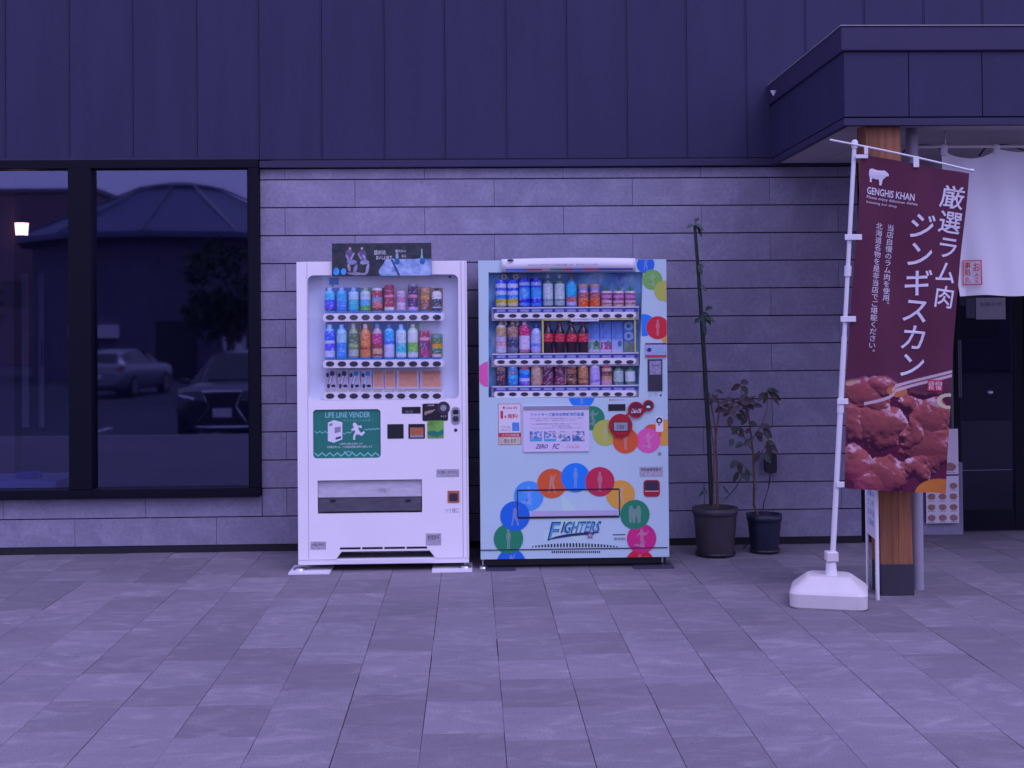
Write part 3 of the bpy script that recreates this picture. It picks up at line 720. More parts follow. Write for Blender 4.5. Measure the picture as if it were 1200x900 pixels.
MB().lathe(pt[0], BY, [(.017, pt[1]-.03), (.018, pt[1]+.004), (.010, pt[1]+.014)], 12).build('pole_cap', M['pole'], flag)
c0, c1 = at(972, 164, BY-.01), at(1136, 199.5, BY-.01)
cpts = [(c0[0]+(c1[0]-c0[0])*t, BY-.016, c0[1]+(c1[1]-c0[1])*t+.018*math.sin(math.pi*t)*0.35) for t in np.linspace(0, 1, 9)]
MB().tube(cpts, .0055, 8).build('crossbar', M['pole'], flag)
MB().tube([cpts[-1], (cpts[-1][0]+.02, cpts[-1][1], cpts[-1][2]-.003)], .009, 8).build('crossbar_tip', M['pole'], flag)
# cloth surface from its four measured edges
LE = [(0, at(1009, 180.5, BY)), (.38, at(999, 330, BY)), (.69, at(991, 450, BY)), (1, at(988, 571.5, BY))]
RE = [(0, at(1133.5, 204, BY)), (.38, at(1121.5, 345, BY)), (.69, at(1114, 455, BY)), (1, at(1109, 578.5, BY))]
def edge(E_, v): return np.interp(v, [e[0] for e in E_], [e[1][0] for e in E_]), np.interp(v, [e[0] for e in E_], [e[1][1] for e in E_])
def flag_pt(u, v, o=0.0):
    lx_, lz_ = edge(LE, v); rx_, rz_ = edge(RE, v)
    x = lx_+(rx_-lx_)*u; z = lz_+(rz_-lz_)*u
    y = BY-.014+.017*np.sin(u*5+v*3.0)*(.3+v*.7)+.009*np.sin(u*11-v*8)+.012*v*np.sin(u*3.1+4)+.004*np.sin(v*20+u*3)+.006*np.sin(u*19+v*5)*(1-v)*.5
    return np.stack(np.broadcast_arrays(x, y-o, z), -1)
# picture of glazed meat, painted as a height field of lumps
def meat_canvas(u, v):
    base = np.ones(u.shape+(3,))*np.array([.120, .032, .062])
    base = base*(1+.10*(fbm(u*7, v*18, 77)-.5))[..., None]
    fv = (v-.672)/(1-.672); wob = .07*(fbm(u*4, v*0+.3, 4)-.5)
    x = u; y = fv
    bl = [(.15, .16, .24, .17, .2), (.34, .06, .16, .10, -.3), (.32, .42, .26, .22, .4), (.06, .40, .16, .22, 0), (.60, .20, .12, .11, .1), (.74, .09, .16, .08, .1), (.80, .33, .23, .18, -.4),
          (.80, .56, .26, .26, .2), (.12, .80, .22, .18, .5), (.42, .87, .22, .17, -.2), (.25, .95, .2, .14, 0), (.70, .80, .14, .12, .0), (.66, .47, .12, .2, .2)]
    h = np.full(u.shape, -1.0); hid = np.zeros(u.shape)
    nx1 = (fbm(x*6, y*6, 21)-.5)*.16; ny1 = (fbm(x*6+9, y*6, 31)-.5)*.16
    for i, (cx, cy, rx, ry, a) in enumerate(bl):
        dx, dy = x+nx1-cx, y+ny1-cy; p = dx*math.cos(a)+dy*math.sin(a); q = -dx*math.sin(a)+dy*math.cos(a)
        d = 1-(p/rx)**2-(q/ry)**2; hh = np.sqrt(np.clip(d, 0, 1))*.9+ i*.02
        up_ = (d > 0) & (hh > h); h = np.where(up_, hh, h); hid = np.where(up_, i, hid)
    h2 = h+.16*(fbm(x*7, y*8, 41, 3)-.5)+.022*(fbm(x*26, y*26, 43, 2)-.5)
    gy, gx_ = np.gradient(h2); s = u.shape[0]/100.0
    L_ = np.clip(.56+gy*s*3.0-gx_*s*.8, 0, 1.4)
    col = lerp((.05, .008, .03), (.46, .12, .11), L_*.95); col = lerp(col, (.40, .06, .12), (fbm(x*3, y*3, 51)-.35)*1.6*(x < .45))
    spec = np.clip((L_-.76)*2.6, 0, 1)*np.clip((fbm(x*16, y*16, 61)-.45)*5, 0, 1); col = lerp(col, (.70, .48, .56), spec)
    col = np.where((h < 0)[..., None], np.array([.07, .010, .030])*(1+fbm(x*9, y*9, 5)[..., None]), col)
    # orange slices at the lower right, leek ring at the right, pale tip at left
    d = ((x-.98)/.30)**2+((y-1.02)/.15)**2; col = np.where((d < 1)[..., None], np.stack([.50+.1*fbm(x*9, y*9, 3), .13+.1*fbm(x*9, y*20, 3), .035+0*x], -1), col)
    d = ((x-.98)/.12)**2+((y-.17)/.07)**2; col = np.where(((d < 1) & (d > .35))[..., None], np.array([.62, .60, .38]), col)
    d = ((x-.03)/.07)**2+((y-.02)/.05)**2; col = np.where((d < 1)[..., None], np.array([.58, .36, .20]), col)
    d = ((x-.47)/.10)**2+((y-.10)/.05)**2; col = np.where((d < 1)[..., None], np.array([.50, .18, .07]), col)
    top = .02+.05*(fbm(x*5, x*0, 8)-.3)-.10*np.exp(-((x-.33)/.16)**2)-.03*np.exp(-((x-.08)/.1)**2)+.06*np.exp(-((x-.75)/.3)**2)
    t = np.clip((fv-top)*30, 0, 1); c = base*(1-t[..., None])+col*t[..., None]
    # chopsticks
    for off, w_ in ((0.0, .013), (.042, .013)):
        yl = .70-off*.55 + 0; line = (.7005-.043*(x-.45)/.55 - off*.30)
        yl = np.where(x > .45, .703-.055*(x-.45)/.55, .703+.045*np.sqrt(np.clip((.45-x)/.3, 0, 1)))-off*.32
        m_ = (np.abs(v-yl) < .0046) & (x > .17+off*6)
        c = np.where(m_[..., None], np.array([.62, .46, .48]), c)
    return c
nu, nv = 190, 560
u, v = np.meshgrid(np.linspace(0, 1, nu), np.linspace(0, 1, nv))
P = flag_pt(u, v); cl = grid_obj('flag', M['flag'], P, meat_canvas(u, v), flag)
def fmap(u_, t_): p = flag_pt(np.float64(u_), np.float64(1-t_), .0035); return (float(p[0]), float(p[1]), float(p[2]))
def vtext(mb, s, u0, u1, v0, v1, fill=.86, bold=False, shear=0):
    n = len(s); h_ = (v1-v0)/n
    for i, ch in enumerate(s):
        V, Fc = text_geo(ch, bold); lo, hi = V.min(0), V.max(0); k = fill
        # keep each character's own size inside its cell (em box about 1 x 1)
        cx = (u0+u1)/2; sc_u = (u1-u0)*k; sc_v = h_*k
        ctr = (V-np.array([.5, .36])); 
        if ch in '。、':
            ctr = V-lo-np.array([-.12, -.12])
        vc = v0+(i+.5)*h_
        pts = [fmap(cx+a*sc_u+shear*b*sc_u, 1-(vc-b*sc_v)) for a, b in ctr]
        mb.add(pts, Fc)
mb = MB(); vtext(mb, '厳選ラム肉', .752, .978, .045, .435, .97, 'm', .10); mb.build('lettering', M['flag_ink'], cl)
mb = MB(); vtext(mb, 'ジンギスカン', .475, .725, .145, .665, 1.04, 'm', .14); mb.build('lettering', M['flag_ink'], cl)
mb = MB(); vtext(mb, '当店自慢のラム肉を使用。', .285, .355, .195, .45, 1.0); vtext(mb, '北海道名物を是非当店でご堪能ください。', .175, .245, .195, .60, 1.0); mb.build('lettering', M['flag_ink'], cl)
mb = MB(); text_fit(mb, 'GENGHIS KHAN', .075, .51, 1-.115, 1-.093, 0, True, fmap=fmap)
text_fit(mb, 'Please enjoy delicious dishes', .075, .54, 1-.130, 1-.119, 0, fmap=fmap); text_fit(mb, 'boasting our shop', .075, .36, 1-.144, 1-.135, 0, fmap=fmap)
mb.build('lettering', M['flag_ink'], cl)
# sheep silhouette
shp = [((a-228)/142, 1-(b-205)/103) for a, b in ((232, 212), (250, 206), (290, 212), (325, 208), (336, 203), (342, 208), (352, 212), (370, 228), (368, 238), (352, 243), (340, 256), (328, 268), (326, 284), (322, 306), (306, 306), (306, 285), (300, 270), (275, 272), (256, 268), (250, 280), (250, 296), (237, 296), (236, 272), (228, 250), (227, 228))]
mb = MB(); pts = [fmap(.085+a*.185, 1-(.0835-b*.047)) for a, b in shp]
tr = tessellate_polygon([[Vector((a, b, 0)) for a, b in shp]]); mb.add(pts, [tuple(t) for t in tr]); mb.build('sheep_mark', M['flag_ink'], cl)
mb = MB()
def uvrect(u0, u1, v0, v1, o=.003, n=6):
    for i in range(n):
        a, b = u0+(u1-u0)*i/n, u0+(u1-u0)*(i+1)/n
        mb.add([tuple(map(float, flag_pt(np.float64(x), np.float64(y), o))) for x, y in ((a, v1), (b, v1), (b, v0), (a, v0))], [(0, 1, 2, 3)])
uvrect(.765, .91, .665, .700); mb.build('red_seal', M['flag_red'], cl)
mb = MB()
for ch, a, b in (('店', .80, .683), ('長', .80, .697-.0), ('自', .87, .683), ('慢', .87, .697)):
    text_fit(mb, ch, a-.03, a+.03, 1-(b-.001), 1-(b-.014), 0, fmap=lambda q1, q2: tuple(map(float, flag_pt(np.float64(q1), np.float64(1-q2), .0045))))
mb.build('seal_lettering', M['flag_ink'], cl)
# ties
def tie(px_a, px_b, py_):
    a, b = at(px_a, py_, BY-.02), at(px_b, py_, BY-.02)
    MB().box(a[0], b[0], BY-.024, BY-.017, a[1]-.015, a[1]+.015, .002).build('tie', M['pole'], flag)
for a, b, y_ in ((990, 1010, 278), (985, 1003, 374), (981, 994, 470.5), (980, 993, 568)): tie(a, b, y_)
a = at(1002, 183, BY-.02); b = at(1017, 183, BY-.02)
MB().box(a[0], b[0], BY-.026, BY-.019, a[1]-.012, a[1]+.008, .002).build('tie', M['pole'], flag)
MB().box(b[0]-.020, b[0], BY-.027, BY-.020, a[1]+.0085, a[1]+.052, .002).build('tie', M['pole'], flag)
a = at(1073.5, 190, BY-.02); MB().box(a[0]-.016, a[0]+.014, BY-.028, BY-.020, a[1]-.028, a[1]+.03, .002).build('tie', M['pole'], flag)

# ================================================================== VENDING MACHINES
YF = -.76; K = .005153
def mk_local(Y=YF):
    def rect(x0, y0, x1, y1):
        cx, cz = at((x0+x1)/2, (y0+y1)/2, Y); hw, hh = (x1-x0)/2*K, (y1-y0)/2*K
        return cx-hw, cx+hw, cz-hh, cz+hh
    return rect
rc = mk_local()
def plate(parent, name, mat, x0, y0, x1, y1, r=0, proud=.002, depth=.004, y=None):
    a, b, c, d = rc(x0, y0, x1, y1); yf = (YF if y is None else y)-proud
    o = rrect(a, b, c, d, r*K, 4) if r else [(a, c), (b, c), (b, d), (a, d)]
    return MB().prism(o, yf, yf+depth).build(name, mat, parent)
def disc(parent, name, mat, px, py, r, y, depth=.001, n=36, ry=None, clips=()):
    cx, cz = at(px, py, YF); o = circ(cx, cz, r*K, n, (ry or r)*K)
    for ax_, lim, keep in clips: o = clip(o, ax_, lim, keep)
    return MB().prism(o, y-depth, y).build(name, mat, parent)
def lettering(parent, mat, s, x0, y0, x1, y1, y, bold=False, shear=0, keep=False, name='lettering'):
    a, b, c, d = rc(x0, y0, x1, y1); mb = MB(); text_fit(mb, s, a, b, c, d, y, bold, shear, keep); return mb.build(name, mat, parent)

# ---- drinks: coloured lathes
def product(kind, px, ptop, pbot, w, yb, cols, label, cat, cap=(.7, .7, .72), liquid=None, seed=0, group=None):
    """cols: list of (fraction from the foot, colour) bands of the printed wrap"""
    x, z0 = at(px, pbot, yb); _, z1 = at(px, ptop, yb); k = .00512*(yb+DIST)/(YF+DIST); r = w*k/2; h = z1-z0
    t = thing({'can': 'drink_can', 'bottle': 'drink_bottle', 'slim': 'drink_bottle', 'jar': 'drink_bottle', 'cola': 'drink_bottle'}[kind], (x, yb, z0), label, cat, group)
    if kind == 'can':
        prof = [(.90, 0), (1, .04), (1, .93), (.88, .985)]; wz = (.0, .99)
    elif kind == 'bottle':
        prof = [(.93, 0), (1, .03), (1, .68), (.93, .74), (.55, .84), (.38, .87)]; wz = (.04, .70)
    elif kind == 'cola':
        prof = [(.86, 0), (.95, .04), (.88, .28), (1, .38), (1, .62), (.88, .72), (.45, .86), (.36, .89)]; wz = (.36, .63)
    elif kind == 'jar':
        prof = [(.95, 0), (1, .04), (1, .62), (.86, .68), (.80, .74), (.95, .80), (.95, .86)]; wz = (.0, .64)
    else:
        prof = [(.95, 0), (1, .03), (1, .76), (.80, .84), (.60, .87)]; wz = (.0, .80)
    n = 20; rng = np.random.RandomState(seed+17)
    def colour(zf, th):
        c = cols[0][1]
        for fz, cc in cols:
            if zf >= fz: c = cc
        return c
    # body
    lq = tuple(min(.8, q*1.35) for q in (liquid or cols[0][1]))
    mat = bpy.data.materials.get('drink_%02d_%02d_%02d' % tuple(int(99*q) for q in lq)) or plain('drink_%02d_%02d_%02d' % tuple(int(99*q) for q in lq), lq, .15)
    if kind == 'can':
        MB().lathe(x, yb, [(r*a, z0+h*b) for a, b in [(.86, 0), (.9, .012), (.9, .97), (.86, .992), (.80, .98)]], n).build('can_body', M['steel'], t)
    else:
        MB().lathe(x, yb, [(r*a*.985, z0+h*b) for a, b in prof], n).build('bottle_body', mat, t)
        top = prof[-1]
        MB().lathe(x, yb, [(r*.44, z0+h*(top[1]-.005)), (r*.46, z0+h*.985), (r*.36, z0+h)] if kind != 'jar' else [(r*1.0, z0+h*.865), (r*1.0, z0+h*.99), (r*.8, z0+h)], 14).build('cap', plain_cached('cap', cap), t)
    # wrap
    zs_ = [wz[0]+(wz[1]-wz[0])*i/26 for i in range(27)]; pr = np.interp(zs_, [p[1] for p in prof], [p[0] for p in prof])
    V = []; Cc = []
    for i, zf in enumerate(zs_):
        f_ = (zf-wz[0])/(wz[1]-wz[0])
        for kx in range(n):
            th = 2*math.pi*kx/n; V.append((x+r*1.012*pr[i]*math.cos(th), yb+r*1.012*pr[i]*math.sin(th), z0+h*zf))
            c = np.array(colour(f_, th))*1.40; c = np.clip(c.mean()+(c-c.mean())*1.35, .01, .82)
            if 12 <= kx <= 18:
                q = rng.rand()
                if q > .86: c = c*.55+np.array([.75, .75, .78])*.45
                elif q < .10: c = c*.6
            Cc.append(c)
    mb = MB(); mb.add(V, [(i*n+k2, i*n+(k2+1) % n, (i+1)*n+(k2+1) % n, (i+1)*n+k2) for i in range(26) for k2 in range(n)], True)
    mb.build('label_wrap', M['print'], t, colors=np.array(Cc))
    return t
_pc = {}
def plain_cached(nm, col):
    k = (nm,)+tuple(col)
    if k not in _pc: _pc[k] = plain(nm, col, .35)
    return _pc[k]
W = (.70, .70, .74); LB = (.10, .40, .78); BL = (.02, .12, .58); NV = (.02, .03, .22); GR = (.07, .28, .06); DG = (.03, .13, .07); RD = (.42, .02, .03); DR = (.20, .012, .03)
BR = (.14, .06, .03); TN = (.38, .22, .10); OR = (.62, .20, .03); PK = (.55, .20, .24); BK = (.02, .02, .03); YL = (.55, .46, .07); TL = (.06, .35, .42); PG = (.30, .52, .32); GD = (.40, .24, .07); LV = (.42, .38, .68)

# ---------------- machine 1
a_, b_, c_, d_ = rc(348.8, 306, 548.3, 654.5)
m1 = thing('vending_machine', ((a_+b_)/2, -.4, 0), 'left, plain white vending machine with green poster and picture board on top', 'vending machine')
body = MB().box(a_+.004, b_-.004, -.618, -.075, c_+.012, d_-.002, .006).build('cabinet', M['white1'], m1)
disp = rc(361, 321.8, 537.5, 468.6); pst = rc(367, 479.8, 446, 537); slt = rc(372.5, 562.5, 494.5, 601.5)
n1 = rc(394, 642, 510, 651)
outer = [(a_, c_), (n1[0], c_-.0), (n1[0]+.034, c_+.046), (n1[1]-.034, c_+.046), (n1[1], c_), (b_, c_), (b_, d_), (a_, d_)]
MB().prism(outer, YF, -.622, [rrect(*disp, .035), rrect(*pst, .022), [(slt[0], slt[2]), (slt[1], slt[2]), (slt[1], slt[3]), (slt[0], slt[3])]]).build('front_door', M['white1'], m1)
# seams of the side strips and door edge
for px_, wd in ((360.8, .0012), (541.5, .0015), (546.3, .0012)):
    q_ = rc(px_, 307, px_, 652); MB().box(q_[0]-wd, q_[0]+wd, YF-.0006, YF, c_+.004, d_-.004).build('door_seam', M['grey'], m1)
MB().box(a_+.01, b_-.01, -.70, -.10, d_-.002, d_+.004).build('top_plate', M['white1'], m1)
MB().box(disp[0]-.005, disp[1]+.005, -.672, -.668, disp[2]-.005, disp[3]+.005).build('display_back', M['panel_lav'], m1)
MB().box(disp[0]-.002, disp[1]+.002, YF+.003, YF+.0045, disp[2]-.002, disp[3]+.002).build('display_window', M['case_glass'], m1)
YP = -.717                                 # where the dummy drinks stand
def strip(parent, x0, y0, x1, y1, centres, bw, bh, tagy, tagmat, lip=True):
    yb = -.751
    a, b, c, d = [v for v in rc(x0, y0, x1, y1)]
    st = MB().prism(rrect(a, b, c, d, min((d-c)*.45, .018)), yb, -.70).build('selection_strip', M['white1'], parent)
    MB().box(a+.01, b-.01, -.748, -.668, d-.003, d+.001).build('shelf', M['white1'], parent)
    for cx in centres:
        o = disc(st, 'selection_button', M['dark'], cx, (y0+y1)/2+.3, bw, yb, .003, 20, bh)
        disc(o, 'button_lens', M['black'], cx, (y0+y1)/2+.3, bw*.72, yb-.003, .001, 16, bh*.68) if False else None
        q = rc(cx-bw-.6, tagy[0], cx+bw+.6, tagy[1])
        MB().box(q[0], q[1], yb+.0, yb+.006, q[2], q[3]).build('price_tag', tagmat, st)
    return st
cx1 = [386.6+13.92*i for i in range(10)]
strip(m1, 378.5, 367, 520.5, 376.3, cx1, 4.9, 3.1, (364.2, 366.6), M['ink_blue'])
strip(m1, 378.5, 421.6, 520.5, 430.8, cx1, 4.9, 3.1, (418.8, 421.2), M['ink_blue'])
strip(m1, 378.5, 459.6, 520.5, 468.2, cx1, 4.9, 3.1, (457.0, 459.2), M['cream'])
for zz in (371.5, 426.2): q = rc(361.5, zz-.35, 380, zz+.35); MB().box(q[0], q[1], YF+.010, YF+.014, q[2], q[3]).build('shelf_edge', M['ink_white'], m1)
plate(m1, 'blue_sticker', M['ink_blue'], 384, 325, 395, 333, 0, y=-.6725)
plate(m1, 'sensor_dot', M['dark'], 387, 333.5, 389, 335, .6, y=-.6725)
plate(m1, 'sensor_dot', M['dark'], 525.5, 322.5, 528.5, 325, 1, y=-.6725)
# backing cards behind bottles
for (i0, i1, y0, y1, mt) in ((0, 3, 336.5, 364, 'ink_lb'), (3, 4, 336.5, 364, 'ink_pg'), (4, 5, 337, 364, 'ink_dark'), (8, 9, 336, 364, 'ink_tan'), (9, 10, 337, 364, 'ink_tan'), (0, 2, 377.5, 419, 'ink_lb'), (2, 3, 378, 419, 'ink_pg'), (3, 4, 378, 419, 'ink_tan'), (4, 7, 377.5, 419, 'ink_lb'), (7, 8, 378, 419, 'ink_pg'), (9, 10, 391, 419, 'ink_pg')):
    if mt not in M: M[mt] = plain(mt, dict(ink_lb=(.07, .26, .62), ink_pg=(.25, .42, .30), ink_tan=(.34, .24, .17))[mt], .5, var=.15, scale=30)
    plate(m1, 'backing_card', M[mt], cx1[i0]-6.7, y0, cx1[i1-1]+6.7, y1, 0, y=-.676)
col1 = ['first', 'second', 'third', 'fourth', 'fifth', 'sixth', 'seventh', 'eighth', 'ninth', 'tenth', 'eleventh', 'twelfth']
WH = 'of plain white machine'
rowA = [('slim', 337, 12, [(0, NV), (.12, (.10, .10, .55)), (.45, BL), (.6, LB)], 'blue bottle with violet label', (.5, .6, .8), LB), ('slim', 337, 12, [(0, (.03, .22, .72)), (.5, (.08, .34, .80))], 'bright blue bottle', (.4, .55, .9), LB),
        ('slim', 337, 12, [(0, (.05, .28, .48)), (.1, (.08, .36, .40)), (.58, (.35, .50, .62))], 'blue bottle with green lower label', (.4, .6, .85), LB), ('slim', 337, 12, [(0, GR), (.3, (.12, .34, .62)), (.6, (.4, .48, .5))], 'pale green bottle with blue label', (.4, .5, .42), PG),
        ('can', 337.5, 12, [(0, DR), (.15, (.45, .16, .14)), (.42, (.18, .22, .36)), (.6, (.30, .05, .08)), (.9, W)], 'carton-like can with red and white round motifs', None, None), ('can', 333.5, 11.5, [(0, W), (.14, (.26, .03, .06)), (.5, (.30, .02, .08)), (.52, (.5, .25, .35)), (.6, (.22, .02, .07))], 'tall dark red can', None, None),
        ('can', 341, 11, [(0, (.45, .32, .42)), (.3, (.55, .45, .55)), (.4, (.38, .20, .30)), (.7, (.45, .35, .45))], 'mauve pink can', None, None), ('can', 332.5, 11.5, [(0, (.45, .35, .6)), (.13, (.06, .02, .09)), (.5, (.45, .20, .28)), (.58, (.04, .015, .07)), (.9, (.2, .2, .25))], 'tall blackish maroon can', None, None),
        ('can', 337, 11.5, [(0, BR), (.25, (.22, .07, .05)), (.5, GD), (.62, (.30, .16, .07))], 'golden brown coffee can', None, None), ('slim', 337.5, 11.5, [(0, BK), (.12, (.4, .4, .42)), (.2, (.03, .05, .07)), (.62, W)], 'black bottle with white top', (.03, .03, .04), (.45, .45, .48))]
rowB = [('slim', 380, 12, [(0, (.42, .45, .62)), (.25, (.10, .10, .50)), (.52, (.42, .45, .7)), (.62, BL)], 'tall blue water bottle with pale waist', (.5, .6, .85), LB), ('slim', 380, 12, [(0, (.04, .24, .74)), (.45, (.03, .20, .70)), (.55, (.30, .48, .78))], 'bright blue bottle with round pale badge', (.35, .5, .9), LB),
        ('bottle', 379, 12, [(0, (.28, .34, .30)), (.28, (.09, .18, .06)), (.42, (.20, .32, .12)), (.55, (.06, .11, .05))], 'green tea bottle', (.45, .48, .46), (.22, .28, .16)), ('bottle', 379.5, 12, [(0, (.48, .17, .06)), (.3, (.26, .04, .03)), (.42, (.52, .18, .03))], 'orange juice bottle', (.62, .58, .60), (.50, .20, .05)),
        ('bottle', 379, 12, [(0, DR), (.10, (.42, .28, .18)), (.34, (.22, .02, .05)), (.55, (.36, .06, .18))], 'brown bottle with red and tan label', (.12, .32, .62), (.36, .28, .30)), ('slim', 380, 12, [(0, (.42, .42, .64)), (.42, (.42, .48, .75)), (.48, (.03, .14, .5)), (.62, (.05, .30, .62))], 'bottle blue above and lavender below', (.05, .22, .55), LB),
        ('slim', 380, 12, [(0, (.42, .52, .66)), (.16, (.08, .40, .46)), (.55, (.46, .56, .68))], 'blue bottle with white collar and green label', (.4, .55, .8), LB), ('slim', 379.5, 12, [(0, (.5, .52, .58)), (.16, (.16, .38, .08)), (.55, (.50, .54, .52))], 'light green bottle with white label', (.5, .5, .52), PG),
        ('can', 387, 12, [(0, (.30, .04, .12)), (.3, (.12, .02, .10)), (.55, (.26, .02, .09)), (.62, (.50, .28, .36)), (.75, (.24, .02, .07))], 'purple grape can', None, None), ('can', 392, 11.5, [(0, (.55, .45, .45)), (.12, (.40, .08, .08)), (.18, (.03, .16, .08)), (.42, (.50, .28, .07)), (.6, (.08, .16, .05)), (.85, (.12, .22, .2))], 'short green can with orange flower', None, None)]
sd_ = 1
for rowspec, nm, pb_ in ((rowA, 'upper', 364.0), (rowB, 'middle', 418.6)):
    for i, (kd, tp, wd, cl_, look, cap_, lq) in enumerate(rowspec):
        product(kd, cx1[i], tp, pb_, wd, YP, cl_, '%s, %s on %s shelf %s' % (look, col1[i], nm, WH), 'can' if kd == 'can' else 'bottle', cap=cap_ or W, liquid=lq, seed=sd_, group='display drinks in the white machine'); sd_ += 1
# third row: flat picture cards
def card(i0, i1, fn, label, nm='picture_card'):
    q = rc(cx1[i0]-6.2, 434.5, cx1[i1]+6.2, 456.6)
    t = thing(nm, ((q[0]+q[1])/2, -.66, q[2]), label, 'card', 'picture cards in the white machine')
    MB().box(q[0], q[1], -.690, -.686, q[2], q[3]).build('card', M['ink_white'], t)
    panel_print('picture', q[0]+.001, q[1]-.001, q[2]+.001, q[3]-.001, -.6915, fn, 26*(i1-i0+1), 44, t, M['print_matte'])
def dumb(c):
    def fn(u, v):
        b = np.ones(u.shape+(3,))*np.array([.50, .46, .56])
        s = np.abs((u-.2)*1.0-(1-v)*.45) ; m_ = (s < .10) & (v > .1) & (v < .9); b = np.where(m_[..., None], np.array([.62, .58, .6]), b)
        m_ = (((u-.62)/.26)**2+((v-.16)/.14)**2 < 1); b = np.where(m_[..., None], np.array(c), b)
        m_ = (((u-.16)/.15)**2+((v-.24)/.12)**2 < 1) | (((u-.24)/.16)**2+((v-.84)/.12)**2 < 1) | (((u-.72)/.22)**2+((v-.84)/.08)**2 < 1); b = np.where(m_[..., None], np.array([.035, .03, .07]), b)
        m_ = (s < .16) & (s > .11) & (v > .15) & (v < .8); b = np.where(m_[..., None], np.array(c)*.8, b)
        return b
    return fn
def orange(cols):
    def fn(u, v):
        g = fbm(u*9, v*12, 7); b = lerp((.66, .27, .15), (.70, .38, .26), g*1.4-.2)
        b = np.where((v < .2)[..., None], b*.75, b)
        if cols:
            s = (np.abs((u*3 % 1)-.5) > .42) & (v > .15); b = np.where(s[..., None], np.array([.60, .42, .30]), b)
        m_ = (u < .08) | (u > .93) | (v > .90); b = np.where(m_[..., None], np.array([.55, .48, .58]), b)
        return b
    return fn
card(0, 0, dumb((.05, .04, .10)), 'card picturing a black dumbbell-like item, first from left on lowest shelf '+WH)
card(1, 1, dumb((.06, .05, .12)), 'card picturing a dark dumbbell-like item, second from left on lowest shelf '+WH)
card(2, 2, dumb((.03, .26, .55)), 'card picturing a blue item, third from left on lowest shelf '+WH)
card(3, 3, dumb((.04, .30, .60)), 'card picturing a blue item, fourth from left on lowest shelf '+WH)
card(4, 4, orange(1), 'narrow orange striped card, first orange one on lowest shelf '+WH)
card(5, 5, orange(1), 'narrow orange striped card, second orange one on lowest shelf '+WH)
card(6, 7, orange(0), 'wide plain orange card left of the last one on lowest shelf '+WH)
card(8, 9, orange(0), 'wide plain orange card at the right end of the lowest shelf '+WH)
# green poster
MB().box(pst[0]-.003, pst[1]+.003, YF+.010, YF+.013, pst[2]-.003, pst[3]+.003).build('green_poster', M['green'], m1)
YG = YF+.0095
lettering(m1, M['ink_teal'], 'LIFE LINE VENDER', 381, 483, 433.5, 489.5, YG, True)
lettering(m1, M['ink_teal'], 'ライフラインベンダー', 402, 491.3, 437, 494.2, YG-.0002)
lettering(m1, M['ink_white'], '災害時に飲料を提供します', 398, 519, 425, 521.4, YG)
lettering(m1, M['ink_white'], '災害発生時には、この自動販売機の飲料を提供します', 383, 522.4, 436, 525.2, YG)
mb = MB()
def zig(x0, x1, y, amp, n, w=.8, tilt=0):
    pts = [(x0+(x1-x0)*i/n, y+(amp if i % 2 else -amp)+tilt*i/n) for i in range(n+1)]
    for p, q in zip(pts[:-1], pts[1:]):
        A = [at(p[0], p[1]-w, YG), at(q[0], q[1]-w, YG), at(q[0], q[1]+w, YG), at(p[0], p[1]+w, YG)]
        mb.add([(a, YG, b) for a, b in A], [(0, 3, 2, 1)])
zig(368.5, 444.5, 532.5, 1.9, 17); zig(368.5, 384, 506.5, 1.2, 5, .5); zig(401, 413, 508.5, .8, 4, .5, -2.5); zig(427, 444.5, 503.5, .7, 7, .5, -1.0)
zig(403, 413, 529.5, .8, 4, .5)
mb.build('zigzag_line', M['ink_teal'], m1)
def poly(parent, name, mat, pts, y, sc=None):
    P_ = [at(a, b, YF) for a, b in pts]; t = tessellate_polygon([[Vector((a, b, 0)) for a, b in P_]])
    return MB().add([(a, y, b) for a, b in P_], [tuple(q) for q in t]).build(name, mat, parent)
poly(m1, 'printed_machine', M['ink_white'], [(384, 495.5), (391, 492.3), (401, 495), (401, 515), (391, 519), (384, 517)], YG)
poly(m1, 'printed_slot', M['ink_navy'], [(393, 513.2), (399.5, 511.2), (399.5, 513.6), (393, 515.6)], YG-.0004)
poly(m1, 'printed_slot', M['ink_grey'], [(392, 501), (399, 500), (399, 506), (392, 508)], YG-.0004)
poly(m1, 'printed_slot', M['ink_grey'], [(385.5, 497), (389.5, 495.8), (389.5, 498.8), (385.5, 499.6)], YG-.0004)
poly(m1, 'running_figure', M['ink_white'], [(413, 498.5), (415.5, 495.8), (418, 497), (419, 499), (423.5, 498.6), (423.8, 501.8), (421.5, 501.6), (421, 500.8), (419.5, 501), (420.5, 504.5), (423, 507.5), (426, 505.3), (427.6, 507), (424, 511), (420.5, 509.5), (417.5, 509), (416, 512), (416, 515.5), (413.5, 515.5), (414, 510.5), (416, 506.5), (415.2, 504), (412.8, 505), (411, 503.5), (414, 501.5), (414.5, 500.5)], YG)
disc(m1, 'running_head', M['ink_white'], 415.3, 497.3, 2.0, YG, .0003, 16)
